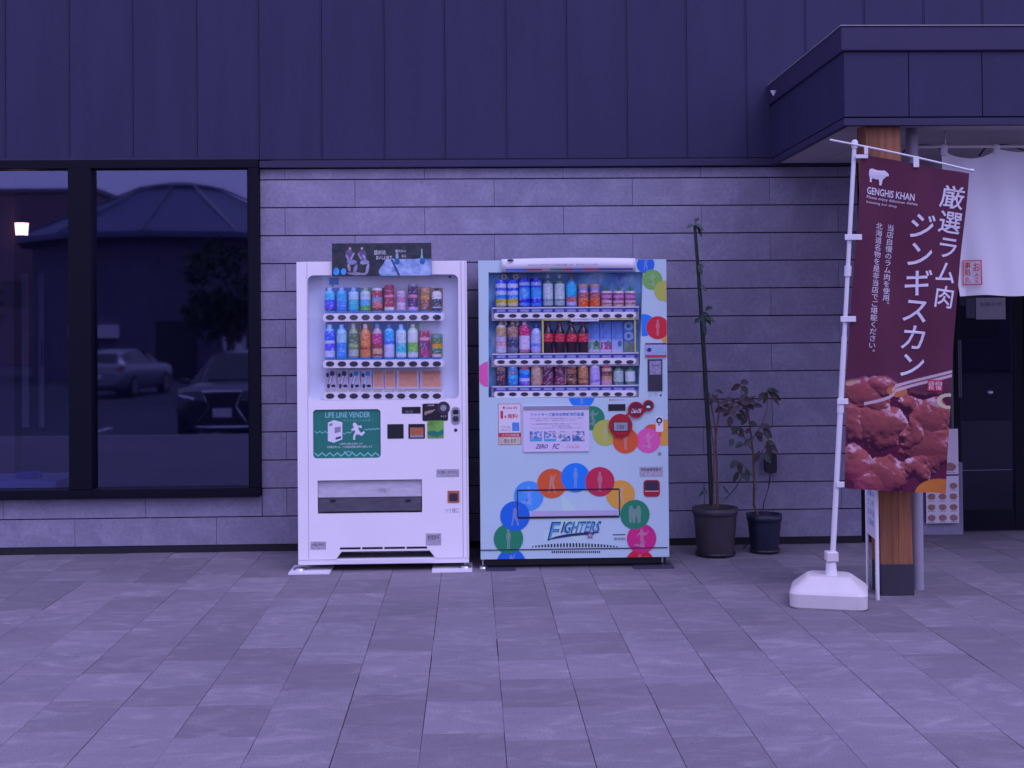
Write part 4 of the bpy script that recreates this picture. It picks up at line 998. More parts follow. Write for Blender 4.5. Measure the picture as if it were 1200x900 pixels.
# coin side
plate(m1, 'price_display', M['black'], 471, 476.8, 493, 484.6); lettering(m1, M['ink_grey'], '150 OK', 474.5, 481, 484.5, 483.6, YF-.0025)
plate(m1, 'card_panel', M['black'], 495, 472.8, 525, 493.2, 2); disc(m1, 'coin_ring', M['dark'], 519.6, 478, 7.6, YF-.002, .003)
disc(m1, 'coin_dish', M['grey'], 519.6, 478, 3.6, YF-.005, .001); lettering(m1, M['ink_white'], 'タッチ', 516.5, 486.5, 523, 489.2, YF-.0025); lettering(m1, M['ink_white'], 'ご利用', 500.5, 474, 508.5, 476, YF-.0025)
poly(m1, 'gold_mark', M['ink_tan'], [(497, 483), (502, 481), (511, 479.5), (506, 483.5), (501, 485), (498, 487)], YF-.0026)
plate(m1, 'coin_return_lever', M['steel'], 529, 477, 539, 497, 4.5, .006); plate(m1, 'lever_slot', M['black'], 530.5, 480, 537.5, 485.5, 2.5, .0075); plate(m1, 'lever_slot', M['dark'], 530.5, 487.5, 537.5, 494, 2.5, .0075)
disc(m1, 'door_lock', M['dark'], 534, 504, 1.9, YF, .003, 14)
plate(m1, 'bill_panel', M['black'], 454, 497, 473, 514, .8); bl_ = plate(m1, 'bill_slot', M['black'], 478.6, 496.8, 498, 514, 1.2)
plate(m1, 'bill_mouth', M['orange_plastic'], 480.5, 501, 496.3, 510, .8, .004); plate(m1, 'bill_lip', M['grey'], 480.5, 510, 496.3, 512.6, 0, .005)
plate(m1, 'green_sticker', M['green_light'], 500.8, 492.8, 520, 513.5, .5, .0025)
poly(m1, 'sticker_leaf', M['green'], [(501, 506), (507, 504.5), (513, 506), (519.8, 503), (519.8, 509), (512, 512), (501, 509)], YF-.0032)
for (x0, y0, x1, y1, ch) in ((511.3, 549.8, 538, 559, 'お問い合わせ'), (499, 625, 517, 639, '管理番号'), (364, 634.6, 382, 644, '住所')):
    plate(m1, 'id_plate', M['plate'], x0, y0, x1, y1, 0, .0012)
    lettering(m1, M['ink_dark'], ch, x0+2, y0+2, x1-2, y0+(y1-y0)*.55, YF-.0016)
plate(m1, 'coin_return', M['orange_plastic'], 524.5, 575, 538.5, 589, 1, .004); plate(m1, 'return_flap', M['dark'], 526.6, 578, 536.4, 587, .6, .006)
lettering(m1, M['ink_grey'], 'つり銭口', 521, 595.5, 538, 601, YF-.001)
# dispensing slot
MB().box(slt[0]-.004, slt[1]+.004, -.640, -.625, slt[2]-.004, slt[3]+.004).build('slot_back', M['black'], m1)
zm = rc(0, 587, 1, 588)[2]
mb = MB(); mb.add([(slt[0]+.002, YF+.006, zm), (slt[1]-.002, YF+.006, zm), (slt[1]-.002, YF+.022, slt[3]-.006), (slt[0]+.002, YF+.022, slt[3]-.006)], [(0, 1, 2, 3)])
mb.add([(slt[0]+.002, YF+.012, zm), (slt[1]-.002, YF+.012, zm), (slt[1]-.002, YF+.028, slt[3]-.006), (slt[0]+.002, YF+.028, slt[3]-.006)], [(0, 3, 2, 1)]); mb.build('slot_flap', M['flap'], m1)
MB().box(slt[0]+.006, slt[1]-.006, YF+.010, YF+.013, slt[2]+.012, zm-.002).build('flap_lower', M['slot_grey'], m1)
mb = MB(); q = rc(443, 572, 457, 578); text_fit(mb, '＜ PUSH ＞', q[0], q[1], q[2], q[3], YF+.0095); mb.build('lettering', M['ink_grey'], m1)
for cx in (390, 478): plate(m1, 'flap_clip', M['black'], cx-3, 585.6, cx+3, 588, 0, 0, y=YF+.004)
# vents and stand
for i in range(4): x_ = 398.5+26*i; plate(m1, 'vent_slot', M['black'], x_, 641.4-.3*i, x_+24, 643.8-.3*i, 0, .0008)
MB().box(a_+.02, b_-.02, -.700, -.10, .045, c_+.012).build('underframe', M['black'], m1)
MB().box(a_-.002, b_+.0, -.756, -.70, .043, .0755, .003).build('stand_rail', M['white_plastic'], m1)
for fx in (352, 545):
    x_, _ = at(fx, 660, -.70)
    MB().tube([(x_, -.72, .018), (x_, -.72, .05)], .006, 10).build('levelling_bolt', M['steel'], m1)
    MB().lathe(x_, -.72, [(.040, .010), (.036, .020), (.012, .026)], 18).build('levelling_foot', M['steel'], m1)
for x0, x1 in ((339, 387), (506, 553.5)):
    xa = gr(x0, 672)[0]; xb = gr(x1, 672)[0]
    mb = MB(); ya_, yb_ = -.835, -.56; s_ = .05 if x0 < 400 else .0
    mb.prism([(0, 0)]*0 or [(xa, .0005), (xb, .0005), (xb, .010), (xa, .010)], ya_, yb_)
    mb.build('anchor_plate', M['white_plastic'], m1)
# picture board on top
tb = rc(389.5, 285, 505.8, 323.6)
def topper(u, v):
    c = lerp((.012, .020, .030), (.05, .055, .06), fbm(u*22, v*9, 3)*1.4-.3); n = fbm(u*26, v*12, 9)
    def blob(c, x, y, rx, ry, col, rot=0, s=.25):
        dx, dy = u-x, (v-y)*.335; p = dx*math.cos(rot)+dy*math.sin(rot); q = -dx*math.sin(rot)+dy*math.cos(rot)
        d = (p/rx)**2+(q/ry)**2+s*(fbm(u*40, v*16, 13)-.5); return np.where((d < 1)[..., None], np.array(col)*(.55+.9*n[..., None]), c)
    # stone slab with bottles on the right
    m_ = (v > .50+.05*(fbm(u*9, v*0, 2)-.5)-.02*(u-.5)) & (u > .50+.0*v-.03*np.sin(v*9)) ; c = np.where(m_[..., None], lerp((.10, .22, .48), (.46, .60, .78), fbm(u*16, v*6, 33)*1.7-.35), c)
    m_ = m_ & (np.abs((u-.60)-(v-.5)*.15) < .012); c = np.where(m_[..., None], np.array([.04, .07, .2]), c)
    for x, hh in ((.655, .30), (.905, .30)):
        c = blob(c, x, .43+.05*(x > .8), .014, .05, (.30, .50, .62)); c = blob(c, x+.005*(x > .8), .56, .028, .035, (.03, .16, .34)); c = blob(c, x, .27, .007, .03, (.35, .5, .55))
    # two seated people leaning over folded arms
    for x, k in ((.175, 1), (.305, -1)):
        c = blob(c, x, .36, .042, .055, (.13, .11, .22), 0, .9); c = blob(c, x+.004*k, .155, .0115, .016, (.50, .36, .38), 0, .3); c = blob(c, x-.003*k, .10, .012, .010, (.06, .04, .06))
        c = blob(c, x+.028*k, .40, .008, .040, (.42, .36, .44), .5*k, .8); c = blob(c, x-.02*k, .44, .010, .035, (.36, .34, .50), -.4, .8)
    c = blob(c, .20, .58, .050, .026, (.24, .26, .46), .1, 1.2); c = blob(c, .325, .58, .045, .024, (.30, .30, .50), -.1, 1.2)
    c = blob(c, .235, .78, .018, .055, (.22, .22, .34), .3, 1.0); c = blob(c, .355, .78, .016, .055, (.34, .32, .44), .2, 1.0); c = blob(c, .17, .74, .014, .045, (.40, .34, .36), -.2, 1.0); c = blob(c, .25, .93, .10, .014, (.30, .30, .36), .05, 1.2)
    c = blob(c, .04, .86, .030, .038, (.04, .36, .80)); c = blob(c, .115, .86, .026, .032, (.05, .38, .80))
    return c
MB().box(tb[0], tb[1], YF-.022, YF-.006, tb[2], tb[3], .001).build('topper_board', M['ink_dark'], m1)
panel_print('topper_picture', tb[0]+.001, tb[1]-.001, tb[2]+.001, tb[3]-.001, YF-.0228, topper, 300, 100, m1, M['print'])
lettering(m1, M['ink_white'], '自然のめぐみを、', 439, 293, 453, 299, YF-.0236, True); lettering(m1, M['ink_white'], 'おいしい水で。', 441, 299.5, 461, 304.5, YF-.0236, True); lettering(m1, M['ink_white'], '天然水の', 463, 293, 476, 296, YF-.0236); lettering(m1, M['ink_white'], 'ある', 471, 298.5, 476, 302, YF-.0236)

# ---------------- machine 2
a_, b_, c_, d_ = rc(561.3, 303.4, 783.6, 654.6)
m2 = thing('vending_machine', ((a_+b_)/2, -.4, 0), 'right, pale blue white vending machine covered in overlapping coloured discs with a team logo', 'vending machine')
MB().box(a_+.004, b_-.004, -.618, -.065, c_+.004, d_-.002, .006).build('cabinet', M['white2'], m2)
P4 = [at(x, y, YF) for x, y in ((572.5, 465.8), (748.5, 465.8), (753.5, 318.6), (572.5, 319.3))]
inner = [P4[0], P4[1], P4[2], P4[3]]
MB().prism([(a_, c_), (b_, c_), (b_, d_), (a_, d_)], YF, -.622, [inner]).build('front_door', M['white2'], m2)
dx0, dx1, dz0, dz1 = P4[0][0]-.004, P4[2][0]+.004, P4[0][1]-.006, P4[3][1]+.006
def water(u, v):
    n = fbm(u*7, v*6, 3, 5); m_ = fbm(u*20+v*5, v*9, 8, 4); c = lerp((.05, .20, .58), (.30, .66, .88), n*2.6-.85); c = lerp(c, (.62, .76, .90), np.clip((m_-.50)*6, 0, 1)*(.45+.55*(np.abs(u-.5) > .42)))
    return lerp(c, c*.6+.0, np.clip(.5-v, 0, 1)*.0)
panel_print('display_back', dx0, dx1, dz0, dz1, -.674, water, 200, 150, m2, M['print'])
MB().box(dx0, dx1, -.6735, -.66, dz0, dz1).build('display_back', M['white2'], m2)
mb = MB(); mb.add([(p[0], YF+.003, p[1]) for p in inner]+[(p[0], YF+.0045, p[1]) for p in inner], [(0, 1, 2, 3), (4, 7, 6, 5)]); mb.build('display_window', M['case_glass'], m2)
cx2 = [587.2+13.75*i for i in range(12)]
def strip2(y0, y1, t0, t1):
    q = rc(575.5, t0-.9, 750, y1+2.0); MB().box(q[0], q[1], -.7455, -.672, q[2], q[3]).build('shelf', M['grey'], m2)
    q = rc(576.5, t0-1.6, 750, t0-.2); MB().box(q[0], q[1], -.7495, -.7458, q[2], q[3]).build('shelf_edge', M['ink_white'], m2)
    q = rc(577.5, t0, 749, t1); MB().box(q[0], q[1], -.7480, -.7458, q[2], q[3]).build('tag_rail', M['ink_navy2'], m2)
    st = strip(m2, 578.3, y0, 746.5, y1, cx2, 4.5, 2.2, (t0+1.2, t1-.6), M['ink_lav'])
M['ink_navy2'] = plain('tag_rail_blue', (.03, .06, .30), .5); M['ink_lav'] = plain('tag_lavender', (.30, .32, .62), .5, var=.25, scale=120)
for y0, y1, t0, t1 in ((366, 373.4, 361.3, 366), (420.2, 427.6, 415.3, 420), (458.2, 465.2, 453.4, 458)): strip2(y0, y1, t0, t1)
MD = 'of disc-covered machine'
def cylbadge(t, cx, py, r, c1, c2): pass
r1 = [('can', 328, 13, [(0, (.45, .42, .30)), (.14, (.40, .34, .07)), (.28, (.06, .20, .50)), (.45, (.40, .44, .68)), (.58, (.04, .10, .46)), (.72, (.45, .48, .72)), (.85, (.04, .10, .5))], 'blue and white can with yellow foot', None, None)]*2 + \
     [('can', 326, 13, [(0, (.12, .20, .70)), (.15, (.02, .05, .40)), (.28, (.12, .28, .72)), (.68, (.03, .08, .46)), (.75, (.30, .40, .75)), (.85, (.02, .05, .36))], 'deep blue can with white streak', None, None)]*2 + \
     [('bottle', 321, 12, [(0, (.28, .34, .36)), (.2, (.08, .16, .16)), (.3, (.42, .48, .48))], 'dark clear tea bottle with pale label', (.38, .42, .44), (.07, .14, .14))]*2 + \
     [('bottle', 322, 12.5, [(0, (.36, .30, .50)), (.18, (.30, .12, .12)), (.40, (.04, .22, .46)), (.50, (.08, .36, .60))], 'turquoise topped bottle with brown foot', (.22, .14, .08), (.05, .26, .50))] + \
     [('jar', 333, 12.5, [(0, (.52, .12, .05)), (.50, (.50, .20, .12)), (.6, (.3, .1, .1))], 'orange juice bottle with wide orange cap', (.52, .28, .20), (.35, .30, .50))]*2 + \
     [('can', 341, 13, [(0, (.46, .36, .34)), (.12, (.26, .10, .10)), (.25, (.46, .34, .38)), (.4, (.22, .06, .16)), (.55, (.40, .22, .34)), (.75, (.22, .06, .14)), (.85, (.50, .40, .40))], 'pinkish apple can with leaf sprig above', None, None)]*3
r2 = [('slim', 376, 13, [(0, (.46, .44, .54)), (.15, (.44, .38, .46)), (.3, (.48, .26, .26)), (.45, (.40, .38, .50)), (.62, (.34, .25, .16))], 'white coffee bottle with gold emblem', (.34, .26, .18), (.4, .35, .35)), ('slim', 376, 13, [(0, (.12, .13, .20)), (.2, (.05, .05, .10)), (.55, (.10, .10, .15)), (.65, (.26, .16, .12))], 'black coffee bottle with gold emblem', (.34, .24, .12), (.06, .06, .08)),
      ('slim', 376, 13, [(0, (.30, .14, .18)), (.14, (.52, .46, .62)), (.66, (.40, .04, .14))], 'white bottle with crimson shoulder', (.48, .40, .5), (.35, .04, .12)), ('bottle', 380, 13, [(0, (.38, .30, .62)), (.14, (.30, .36, .62)), (.3, (.16, .22, .60)), (.45, (.36, .40, .66))], 'pale blue bottle with navy cap', (.03, .05, .25), (.35, .38, .62))] + \
     [('cola', 378, 13, [(0, (.36, .02, .06)), (.52, (.40, .03, .06))], 'dark cola bottle with red label', (.20, .03, .05), (.03, .012, .02))]*4
r3 = [('can', 427, 11.5, [(0, (.05, .02, .05)), (.3, (.16, .04, .05)), (.5, (.06, .03, .06)), (.7, (.20, .12, .10))], 'black can with red edge', None, None), ('can', 429, 12.5, [(0, (.03, .20, .42)), (.35, (.05, .34, .62)), (.55, (.16, .16, .24)), (.8, (.08, .20, .42))], 'teal blue can', None, None), ('can', 428, 12.5, [(0, (.16, .12, .50)), (.2, (.45, .45, .75)), (.35, (.04, .16, .62)), (.6, (.10, .30, .70)), (.8, (.25, .08, .12))], 'blue and white can', None, None),
      ('can', 427, 12.5, [(0, (.38, .26, .20)), (.45, (.30, .20, .12)), (.5, (.40, .28, .22)), (.85, (.22, .15, .10))], 'tan milk coffee can', None, None), ('can', 427, 13, [(0, (.10, .02, .06)), (.5, (.07, .02, .05)), (.8, (.12, .04, .07))], 'very dark maroon can', None, None), ('can', 427, 13, [(0, (.14, .03, .07)), (.4, (.08, .02, .05)), (.85, (.06, .02, .04))], 'very dark red-brown can', None, None),
      ('can', 428, 12.5, [(0, (.10, .04, .03)), (.25, (.28, .16, .10)), (.35, (.08, .03, .03)), (.6, (.22, .12, .09)), (.8, (.12, .05, .03))], 'brown can with pale round emblem', None, None), ('can', 428, 12.5, [(0, (.14, .06, .04)), (.15, (.36, .18, .10)), (.3, (.12, .04, .03)), (.38, (.34, .18, .09))], 'amber brown can', None, None), ('can', 427, 12.5, [(0, (.46, .40, .66)), (.18, (.22, .18, .50)), (.3, (.40, .34, .68)), (.85, (.48, .44, .72))], 'lavender can', None, None),
      ('can', 428, 12.5, [(0, (.46, .26, .34)), (.25, (.40, .24, .16)), (.5, (.14, .05, .05)), (.7, (.42, .28, .22)), (.85, (.30, .03, .08))], 'beige and red can', None, None), ('bottle', 427, 12, [(0, (.10, .16, .14)), (.2, (.32, .42, .38))], 'green tea can bottle with narrow label', (.14, .22, .2), (.08, .16, .10)), ('bottle', 428, 12, [(0, (.10, .16, .12)), (.25, (.50, .54, .54))], 'green bottle with bright white label', (.12, .22, .18), (.07, .16, .10))]
for spec, nm, pb_ in ((r1, 'upper', 359.4), (r2, 'middle', 413.4), (r3, 'lowest', 451.6)):
    for i, (kd, tp, wd, cl_, look, cap_, lq) in enumerate(spec):
        product(kd, cx2[i], tp, pb_, wd, YP, cl_, '%s, %s on %s shelf %s' % (look, col1[i], nm, MD), 'can' if kd == 'can' else 'bottle', cap=cap_ or W, liquid=lq, seed=sd_, group='display drinks in the disc-covered machine'); sd_ += 1
# round badges over the first two cans/bottles, sprigs over the apple cans
for row_y, k0 in ((324.5, 'upper'), (379, 'middle')):
    for i in (0, 1):
        cx, cz = at(cx2[i]+3.5, row_y, -.715)
        t = MB().prism(circ(cx, cz, .018, 20), -.7185, -.715).build('round_badge', plain_cached('badge', (.46, .40, .26)), m2)
        MB().prism(circ(cx, cz, .008, 14), -.7195, -.7186).build('badge_centre', plain_cached('badge_c', (.12, .10, .14)), t)
for i in (9, 10, 11):
    mb = MB(); x_, z_ = at(cx2[i], 341, YP)
    for k, (dx, dz) in enumerate(((-.02, .022), (-.006, .034), (.008, .036), (.02, .020))): mb.add([(x_-.005, YP-.01, z_), (x_+.005, YP-.01, z_), (x_+dx, YP-.012, z_+dz), (x_+dx*.5-.008, YP-.012, z_+dz*.6)], [(0, 1, 2, 3)])
    mb.build('leaf_sprig', M['ink_green'] if 'ink_green' in M else M.setdefault('ink_green', plain('sprig_green', (.05, .26, .10), .5)), m2)
# cola bottle foot pictures and cards on the right of the middle row
def soda(c1, c2):
    def fn(u, v):
        c = lerp((.10, .18, .50), (.16, .30, .66), fbm(u*4, v*6, 5)*1.6-.3); c = lerp(c, (.42, .42, .66), np.clip((v-.55)*9, 0, 1))
        m_ = (v > .68) & (v < .9) & (fbm(u*8, v*5, 6) > .40); c = np.where(m_[..., None], np.array(c1), c)
        d = ((u-.72)/.2)**2+((v-.72)/.10)**2; c = np.where((d < 1)[..., None], np.array(c2), c); c = np.where((v > .90)[..., None], np.array([.5, .48, .66]), c); return c
    return fn
def badge3(u, v):
    c = np.ones(u.shape+(3,))*np.array([.08, .16, .44])
    for cy, cc in ((.16, (.30, .46, .62)), (.48, (.36, .40, .60))):
        d = ((u-.5)/.42)**2+((v-cy)/.14)**2; c = np.where((d < 1)[..., None], np.array(cc), c); d = ((u-.45)/.2)**2+((v-cy)/.07)**2; c = np.where((d < 1)[..., None], np.array([.04, .20, .34]), c)
    return np.where((v > .66)[..., None], lerp((.12, .18, .14), (.22, .32, .26), fbm(u*6, v*12, 3)), c)
for i, fn, lb in ((8, soda((.12, .34, .14), (.05, .16, .10)), 'blue card with green fruit at its foot, first card'), (9, soda((.50, .04, .18), (.10, .22, .26)), 'blue card with pink-red fruit at its foot, second card'), (10, soda((.30, .44, .62), (.05, .18, .30)), 'blue card with green ground and pale fruit, third card'), (11, badge3, 'card with two round pale pictures, fourth card')):
    q = rc(cx2[i]-6.6, 376, cx2[i]+6.6, 413.2)
    t = thing('picture_card', ((q[0]+q[1])/2, -.69, q[2]), lb+' right of the cola bottles', 'card', 'picture cards in the disc-covered machine')
    MB().box(q[0], q[1], -.700, -.697, q[2], q[3]).build('card', M['ink_lb'], t); panel_print('picture', q[0], q[1], q[2], q[3], -.7015, (lambda u, v, f=fn: np.minimum(f(u, v)*1.1, .85)), 26, 70, t, M['print_matte'])
for i in range(4, 8):
    q = rc(cx2[i]-6.2, 405.5, cx2[i]+6.2, 413.3)
    plate(m2, 'foot_picture', plain_cached('foot', (.40, .03, .08) if i < 6 else (.10, .03, .06)), cx2[i]-6.3, 407.5, cx2[i]+6.3, 413.2, 0, y=-.722); 
    cx, cz = at(cx2[i]+2, 405, -.722); MB().prism(circ(cx, cz, .013, 14, .011), -.726, -.7235).build('foot_picture', plain_cached('foot2', (.10, .26, .26)), m2)
for x0, y0, x1, y1 in ((635.2, 373.6, 745, 375.2), (635.2, 375.2, 637.2, 414), (743.6, 375.2, 745.4, 413.6)): plate(m2, 'yellow_frame', M['yellow'], x0, y0, x1, y1, 0, y=-.7495)
plate(m2, 'frame_title', M['ink_white'], 669, 372.2, 702, 376.6, .4, y=-.7510); lettering(m2, M['ink_dark'], 'おすすめ商品はこちら', 671, 373.4, 700, 375.4, -.7535)
for i, c in ((3, (.38, .28, .22)), (5, (.36, .27, .24))): plate(m2, 'tall_slip', plain_cached('slip', c), cx2[i]+6.5, 428, cx2[i]+9.3, 450, 0, y=-.722)
# topper sign (curved face above the display)
tx0, tx1, tz0_, tz1_ = rc(587, 303, 745, 318)
n = 24; V = []; 
for i in range(n+1):
    t = i/n; x = tx0+(tx1-tx0)*t; bow = math.sin(math.pi*t)
    V += [(x, YF-.022-.030*bow, tz1_+.004*bow-.002), (x, YF-.024-.008*bow, tz0_)]
mb = MB(); mb.add(V, [(2*i, 2*i+1, 2*i+3, 2*i+2) for i in range(n)], True); mb.add([(x, YF-.001, z) for x, _, z in V], [(2*i, 2*i+2, 2*i+3, 2*i+1) for i in range(n)])
b1 = len(mb.v)//2; mb.f += [(2*i, 2*i+2, b1+2*i+2, b1+2*i) for i in range(n)]+[(2*i+1, b1+2*i+1, b1+2*i+3, 2*i+3) for i in range(n)]+[(0, b1, b1+1, 1), (2*n, 2*n+1, b1+2*n+1, b1+2*n)]
mb.build('topper_sign', M['ink_white'], m2)
def cp(t, s, o): x = tx0+(tx1-tx0)*t; bow = math.sin(math.pi*t); return (x, (YF-.024-.008*bow)*(1-s)+(YF-.022-.030*bow)*s-o, tz0_+(tz1_-tz0_)*s)
mb = MB(); text_fit(mb, 'あなたの一本がスポーツ少年団を応援します　ありがとうございます', .2, .72, .42, .58, 0, fmap=lambda a, b: cp(a, b, .001)); mb.build('lettering', M['ink_grey'], m2)
stc = [(.03, .18, BL), (.18, .30, (.30, .04, .10)), (.30, .36, (.45, .25, .28)), (.36, .45, (.03, .20, .16)), (.45, .53, (.35, .03, .10)), (.53, .60, BL), (.60, .72, (.35, .04, .12)), (.72, .98, (.03, .04, .28))]
for a, b, cc in stc:
    mb = MB(); k_n = 4
    for k in range(k_n):
        t0_, t1_ = a+(b-a)*k/k_n, a+(b-a)*(k+1)/k_n; mb.add([cp(t0_, .06, .0012), cp(t1_, .06, .0012), cp(t1_, .20, .0012), cp(t0_, .20, .0012)], [(0, 1, 2, 3)])
    mb.build('colour_stripe', plain_cached('stripe', cc), m2)
disc(m2, 'topper_mark', M['ink_dark'], 598, 305.5, 4, YF-.036, .001, 20, 1.6)
# discs
FC = dict(blue=(.01, .13, .55), lblue=(.06, .30, .82), green=(.015, .22, .10), lgreen=(.16, .42, .07), ygreen=(.42, .46, .07), red=(.58, .015, .03), red2=(.50, .02, .06), orange=(.62, .10, .02), pink=(.70, .10, .34), yellow=(.66, .34, .04), magenta=(.56, .02, .18), azure=(.01, .20, .66))
FM = {k: film_mat('disc_'+k, tuple(min(.8, q*1.18) for q in v), .92) for k, v in FC.items()}
FL = {k: plain('disc_figure_'+k, tuple(min(.75, c*.72+.16) for c in v), .4) for k, v in FC.items()}
cl_r = (0, b_-.0012, True); cl_l = (0, a_+.0012, False); cl_b = (1, c_+.001, False)
_dy = [0]
FIG = {   # silhouettes (unit box, origin centre)
 'stand': [(-.12, .95), (.12, .95), (.16, .70), (.10, .6), (.26, .45), (.24, -.05), (.14, .0), (.16, -.95), (.02, -.95), (0, -.2), (-.04, -.95), (-.18, -.95), (-.15, .0), (-.26, -.05), (-.24, .45), (-.10, .6), (-.16, .70)],
 'pitch': [(-.1, .9), (.15, .9), (.18, .65), (.5, .5), (.75, .75), (.8, .65), (.5, .3), (.2, .3), (.2, -.1), (.55, -.5), (.5, -.95), (.35, -.95), (.3, -.5), (0, -.2), (-.4, -.5), (-.8, -.55), (-.8, -.7), (-.35, -.7), (-.15, -.1), (-.15, .4), (-.5, .2), (-.55, .3), (-.2, .6)],
 'bat': [(-.15, .75), (.1, .8), (.15, .55), (.4, .9), (.5, .95), (.3, .4), (.2, .1), (.35, -.4), (.45, -.9), (.25, -.9), (.1, -.4), (-.1, -.2), (-.25, -.9), (-.45, -.9), (-.3, -.3), (-.25, .2), (-.2, .5)],
 'pair': [(-.6, .8), (-.3, .85), (-.15, .5), (.15, .55), (.3, .85), (.55, .8), (.7, .3), (.65, -.2), (.6, -.8), (.3, -.85), (.2, -.2), (.1, -.1), (0, -.8), (-.25, -.85), (-.35, -.2), (-.4, -.8), (-.65, -.8), (-.7, .2)]}
def ball(col, px, py, r, fig='stand', clips=(), fs=.72, cutz=None):
    y = YF-.0006-_dy[0]*.00012; _dy[0] += 1
    o = disc(m2, 'printed_disc', FM[col], px, py, r, y, .0003, 48, None, clips)
    if fig:
        cx, cz = at(px, py, YF); s = r*K*fs; pts = [(cx+a*s*.85, cz+b*s) for a, b in FIG[fig]]
        for ax_, lim, keep in clips: pts = clip(pts, ax_, lim, keep)
        if len(pts) > 2:
            t = tessellate_polygon([[Vector((a, b, 0)) for a, b in pts]]); MB().add([(a, y-.0004, b) for a, b in pts], [tuple(q) for q in t]).build('printed_figure', FL[col], o)
rx = P4[2][0]+.004; topclip = (1, d_-.001, True)
def rside(z=None): return (0, P4[2][0]+.003, False)
# beside the display, the discs stop at the glass edge (slanting line approximated per disc)
def right_of(py): t = (465.8-py)/(465.8-318.6); x = 748.5+(753.5-748.5)*t; return (0, at(x, py, YF)[0]+.002, False)
ball('blue', 756.6, 310, 10.5, 'bat', (topclip, (0, tx1+.001, False)))
ball('lgreen', 764.4, 327.8, 12, 'pitch', (right_of(328),)); ball('ygreen', 778.7, 341, 12.3, None, (cl_r,))
ball('azure', 755, 381, 13, None, (right_of(381),)); ball('yellow', 784, 398, 8, None, (cl_r,)); ball('red', 770.7, 384, 13.6, 'stand', (cl_r,))
ball('red2', 561, 439, 9, None, (cl_l,)); ball('pink', 573.5, 438.5, 15, None, (cl_l, (0, P4[0][0]-.002, True)))
ball('green', 694.5, 490, 14.2, 'pitch', ((0, at(690.5, 490, YF)[0], False),)); ball('ygreen', 709.6, 507, 15.3, 'stand'); ball('yellow', 779, 506.8, 15.3, None, (cl_r,)); ball('orange', 764, 508, 11, None); ball('pink', 759.5, 516.2, 14.6, 'pitch'); ball('orange', 733, 516.2, 15.2, 'stand')
ball('azure', 681.6, 463, 15.6, 'stand', ((1, P4[0][1]-.008, True),))
ball('lblue', 619.6, 581, 17.4, 'pitch'); ball('orange', 646.7, 566.4, 17.3, 'bat'); ball('yellow', 727.2, 579.4, 16.8, 'bat'); ball('azure', 674.4, 559.6, 17.2, 'stand'); ball('red2', 703, 564.4, 17.3, 'stand')
ball('blue', 599, 660, 17, 'bat', (cl_b,)); ball('green', 595.8, 631.2, 17.3, 'stand'); ball('blue', 603.5, 604.6, 17.4, 'bat')
ball('red', 749.7, 660.4, 17, 'pitch', (cl_b,)); ball('magenta', 751.8, 631, 17.4, 'pitch'); ball('green', 744, 602.8, 17.3, 'pair')
# pale map behind the logo
poly(m2, 'map_print', M['map_green'], [(659, 579), (664, 584), (672, 593), (676, 600), (690, 609), (702, 611), (700, 618), (690, 622), (684, 630), (676, 634), (664, 626), (652, 628), (646, 636), (641, 634), (636, 630), (638, 622), (648, 618), (646, 612), (656, 604), (662, 600), (658, 592)], YF-.0004)
# slot flap and frame lines
def bar(parent, name, mat, x0, y0, x1, y1, pr=.0052): return plate(parent, name, mat, x0, y0, x1, y1, 0, pr, .0030)
yy0 = YF-.0125
bar(m2, 'slot_gap', M['black'], 606.3, 572.9, 726.5, 574.5); bar(m2, 'slot_gap', M['dark'], 605.8, 574.5, 607.0, 606); bar(m2, 'slot_gap', M['dark'], 725.2, 574, 726.4, 604); bar(m2, 'slot_gap', M['black'], 606.3, 604.8, 726.0, 607.0, .0056)
bar(m2, 'flap_fold', M['ink_grey2'] if 'ink_grey2' in M else M.setdefault('ink_grey2', plain('flap_shade', (.46, .42, .56), .4)), 622, 598.2, 724, 604.6, .0015)
bar(m2, 'base_seam', M['black'], 562.5, 642.6, 783.2, 643.6, .0050)
mb = MB()
for i in range(28):
    x_ = 623.5+i*3.65; t = i/27; hgt = 1.2+3.6*math.sin(math.pi*t)**.7; q = rc(x_, 641.4-hgt, x_+1.9, 641.4); 
    plate(m2, 'vent_slot', M['black'], x_, 641.3-hgt, x_+1.9, 641.3, 0, .0008)
for i in range(24): x_ = 646.5+i*2.4; plate(m2, 'vent_slot', M['dark'], x_, 645.6, x_+1.5, 648.2, 0, .0008)
# team logo
YL_ = YF-.003
FMm = M['ink_logo'] = plain('logo_blue', (.06, .32, .62), .4)
lettering(m2, M['ink_navy'], 'F', 644, 611.5, 655, 633, YL_, True, .25); lettering(m2, M['ink_logo'], 'F', 645.4, 612.8, 654.2, 631.6, YL_-.0006, False, .28)
lettering(m2, M['ink_navy'], 'IGHTERS', 658.8, 610.8, 703.4, 624.6, YL_-.0004, True, .3); lettering(m2, M['ink_logo'], 'IGHTERS', 660.2, 612.2, 702.2, 623.2, YL_-.0012, False, .3)
poly(m2, 'logo_swoosh', M['ink_navy'], [(641, 633), (650, 629), (665, 625.6), (680, 624.2), (704, 623.6), (690, 626.4), (672, 628), (655, 630.4)], YL_)
star = []
sx_, sy_ = 691.5, 627.2
for k in range(10): r_ = 5.2 if k % 2 == 0 else 2.1; a = math.pi/2+k*math.pi/5; star.append((sx_+r_*math.cos(a), sy_-r_*math.sin(a)))
poly(m2, 'logo_star', M['ink_navy'], star, YL_-.0014); poly(m2, 'logo_star', M['ink_pink'], [(sx_+(a-sx_)*.7, sy_+(b-sy_)*.7) for a, b in star], YL_-.0018)
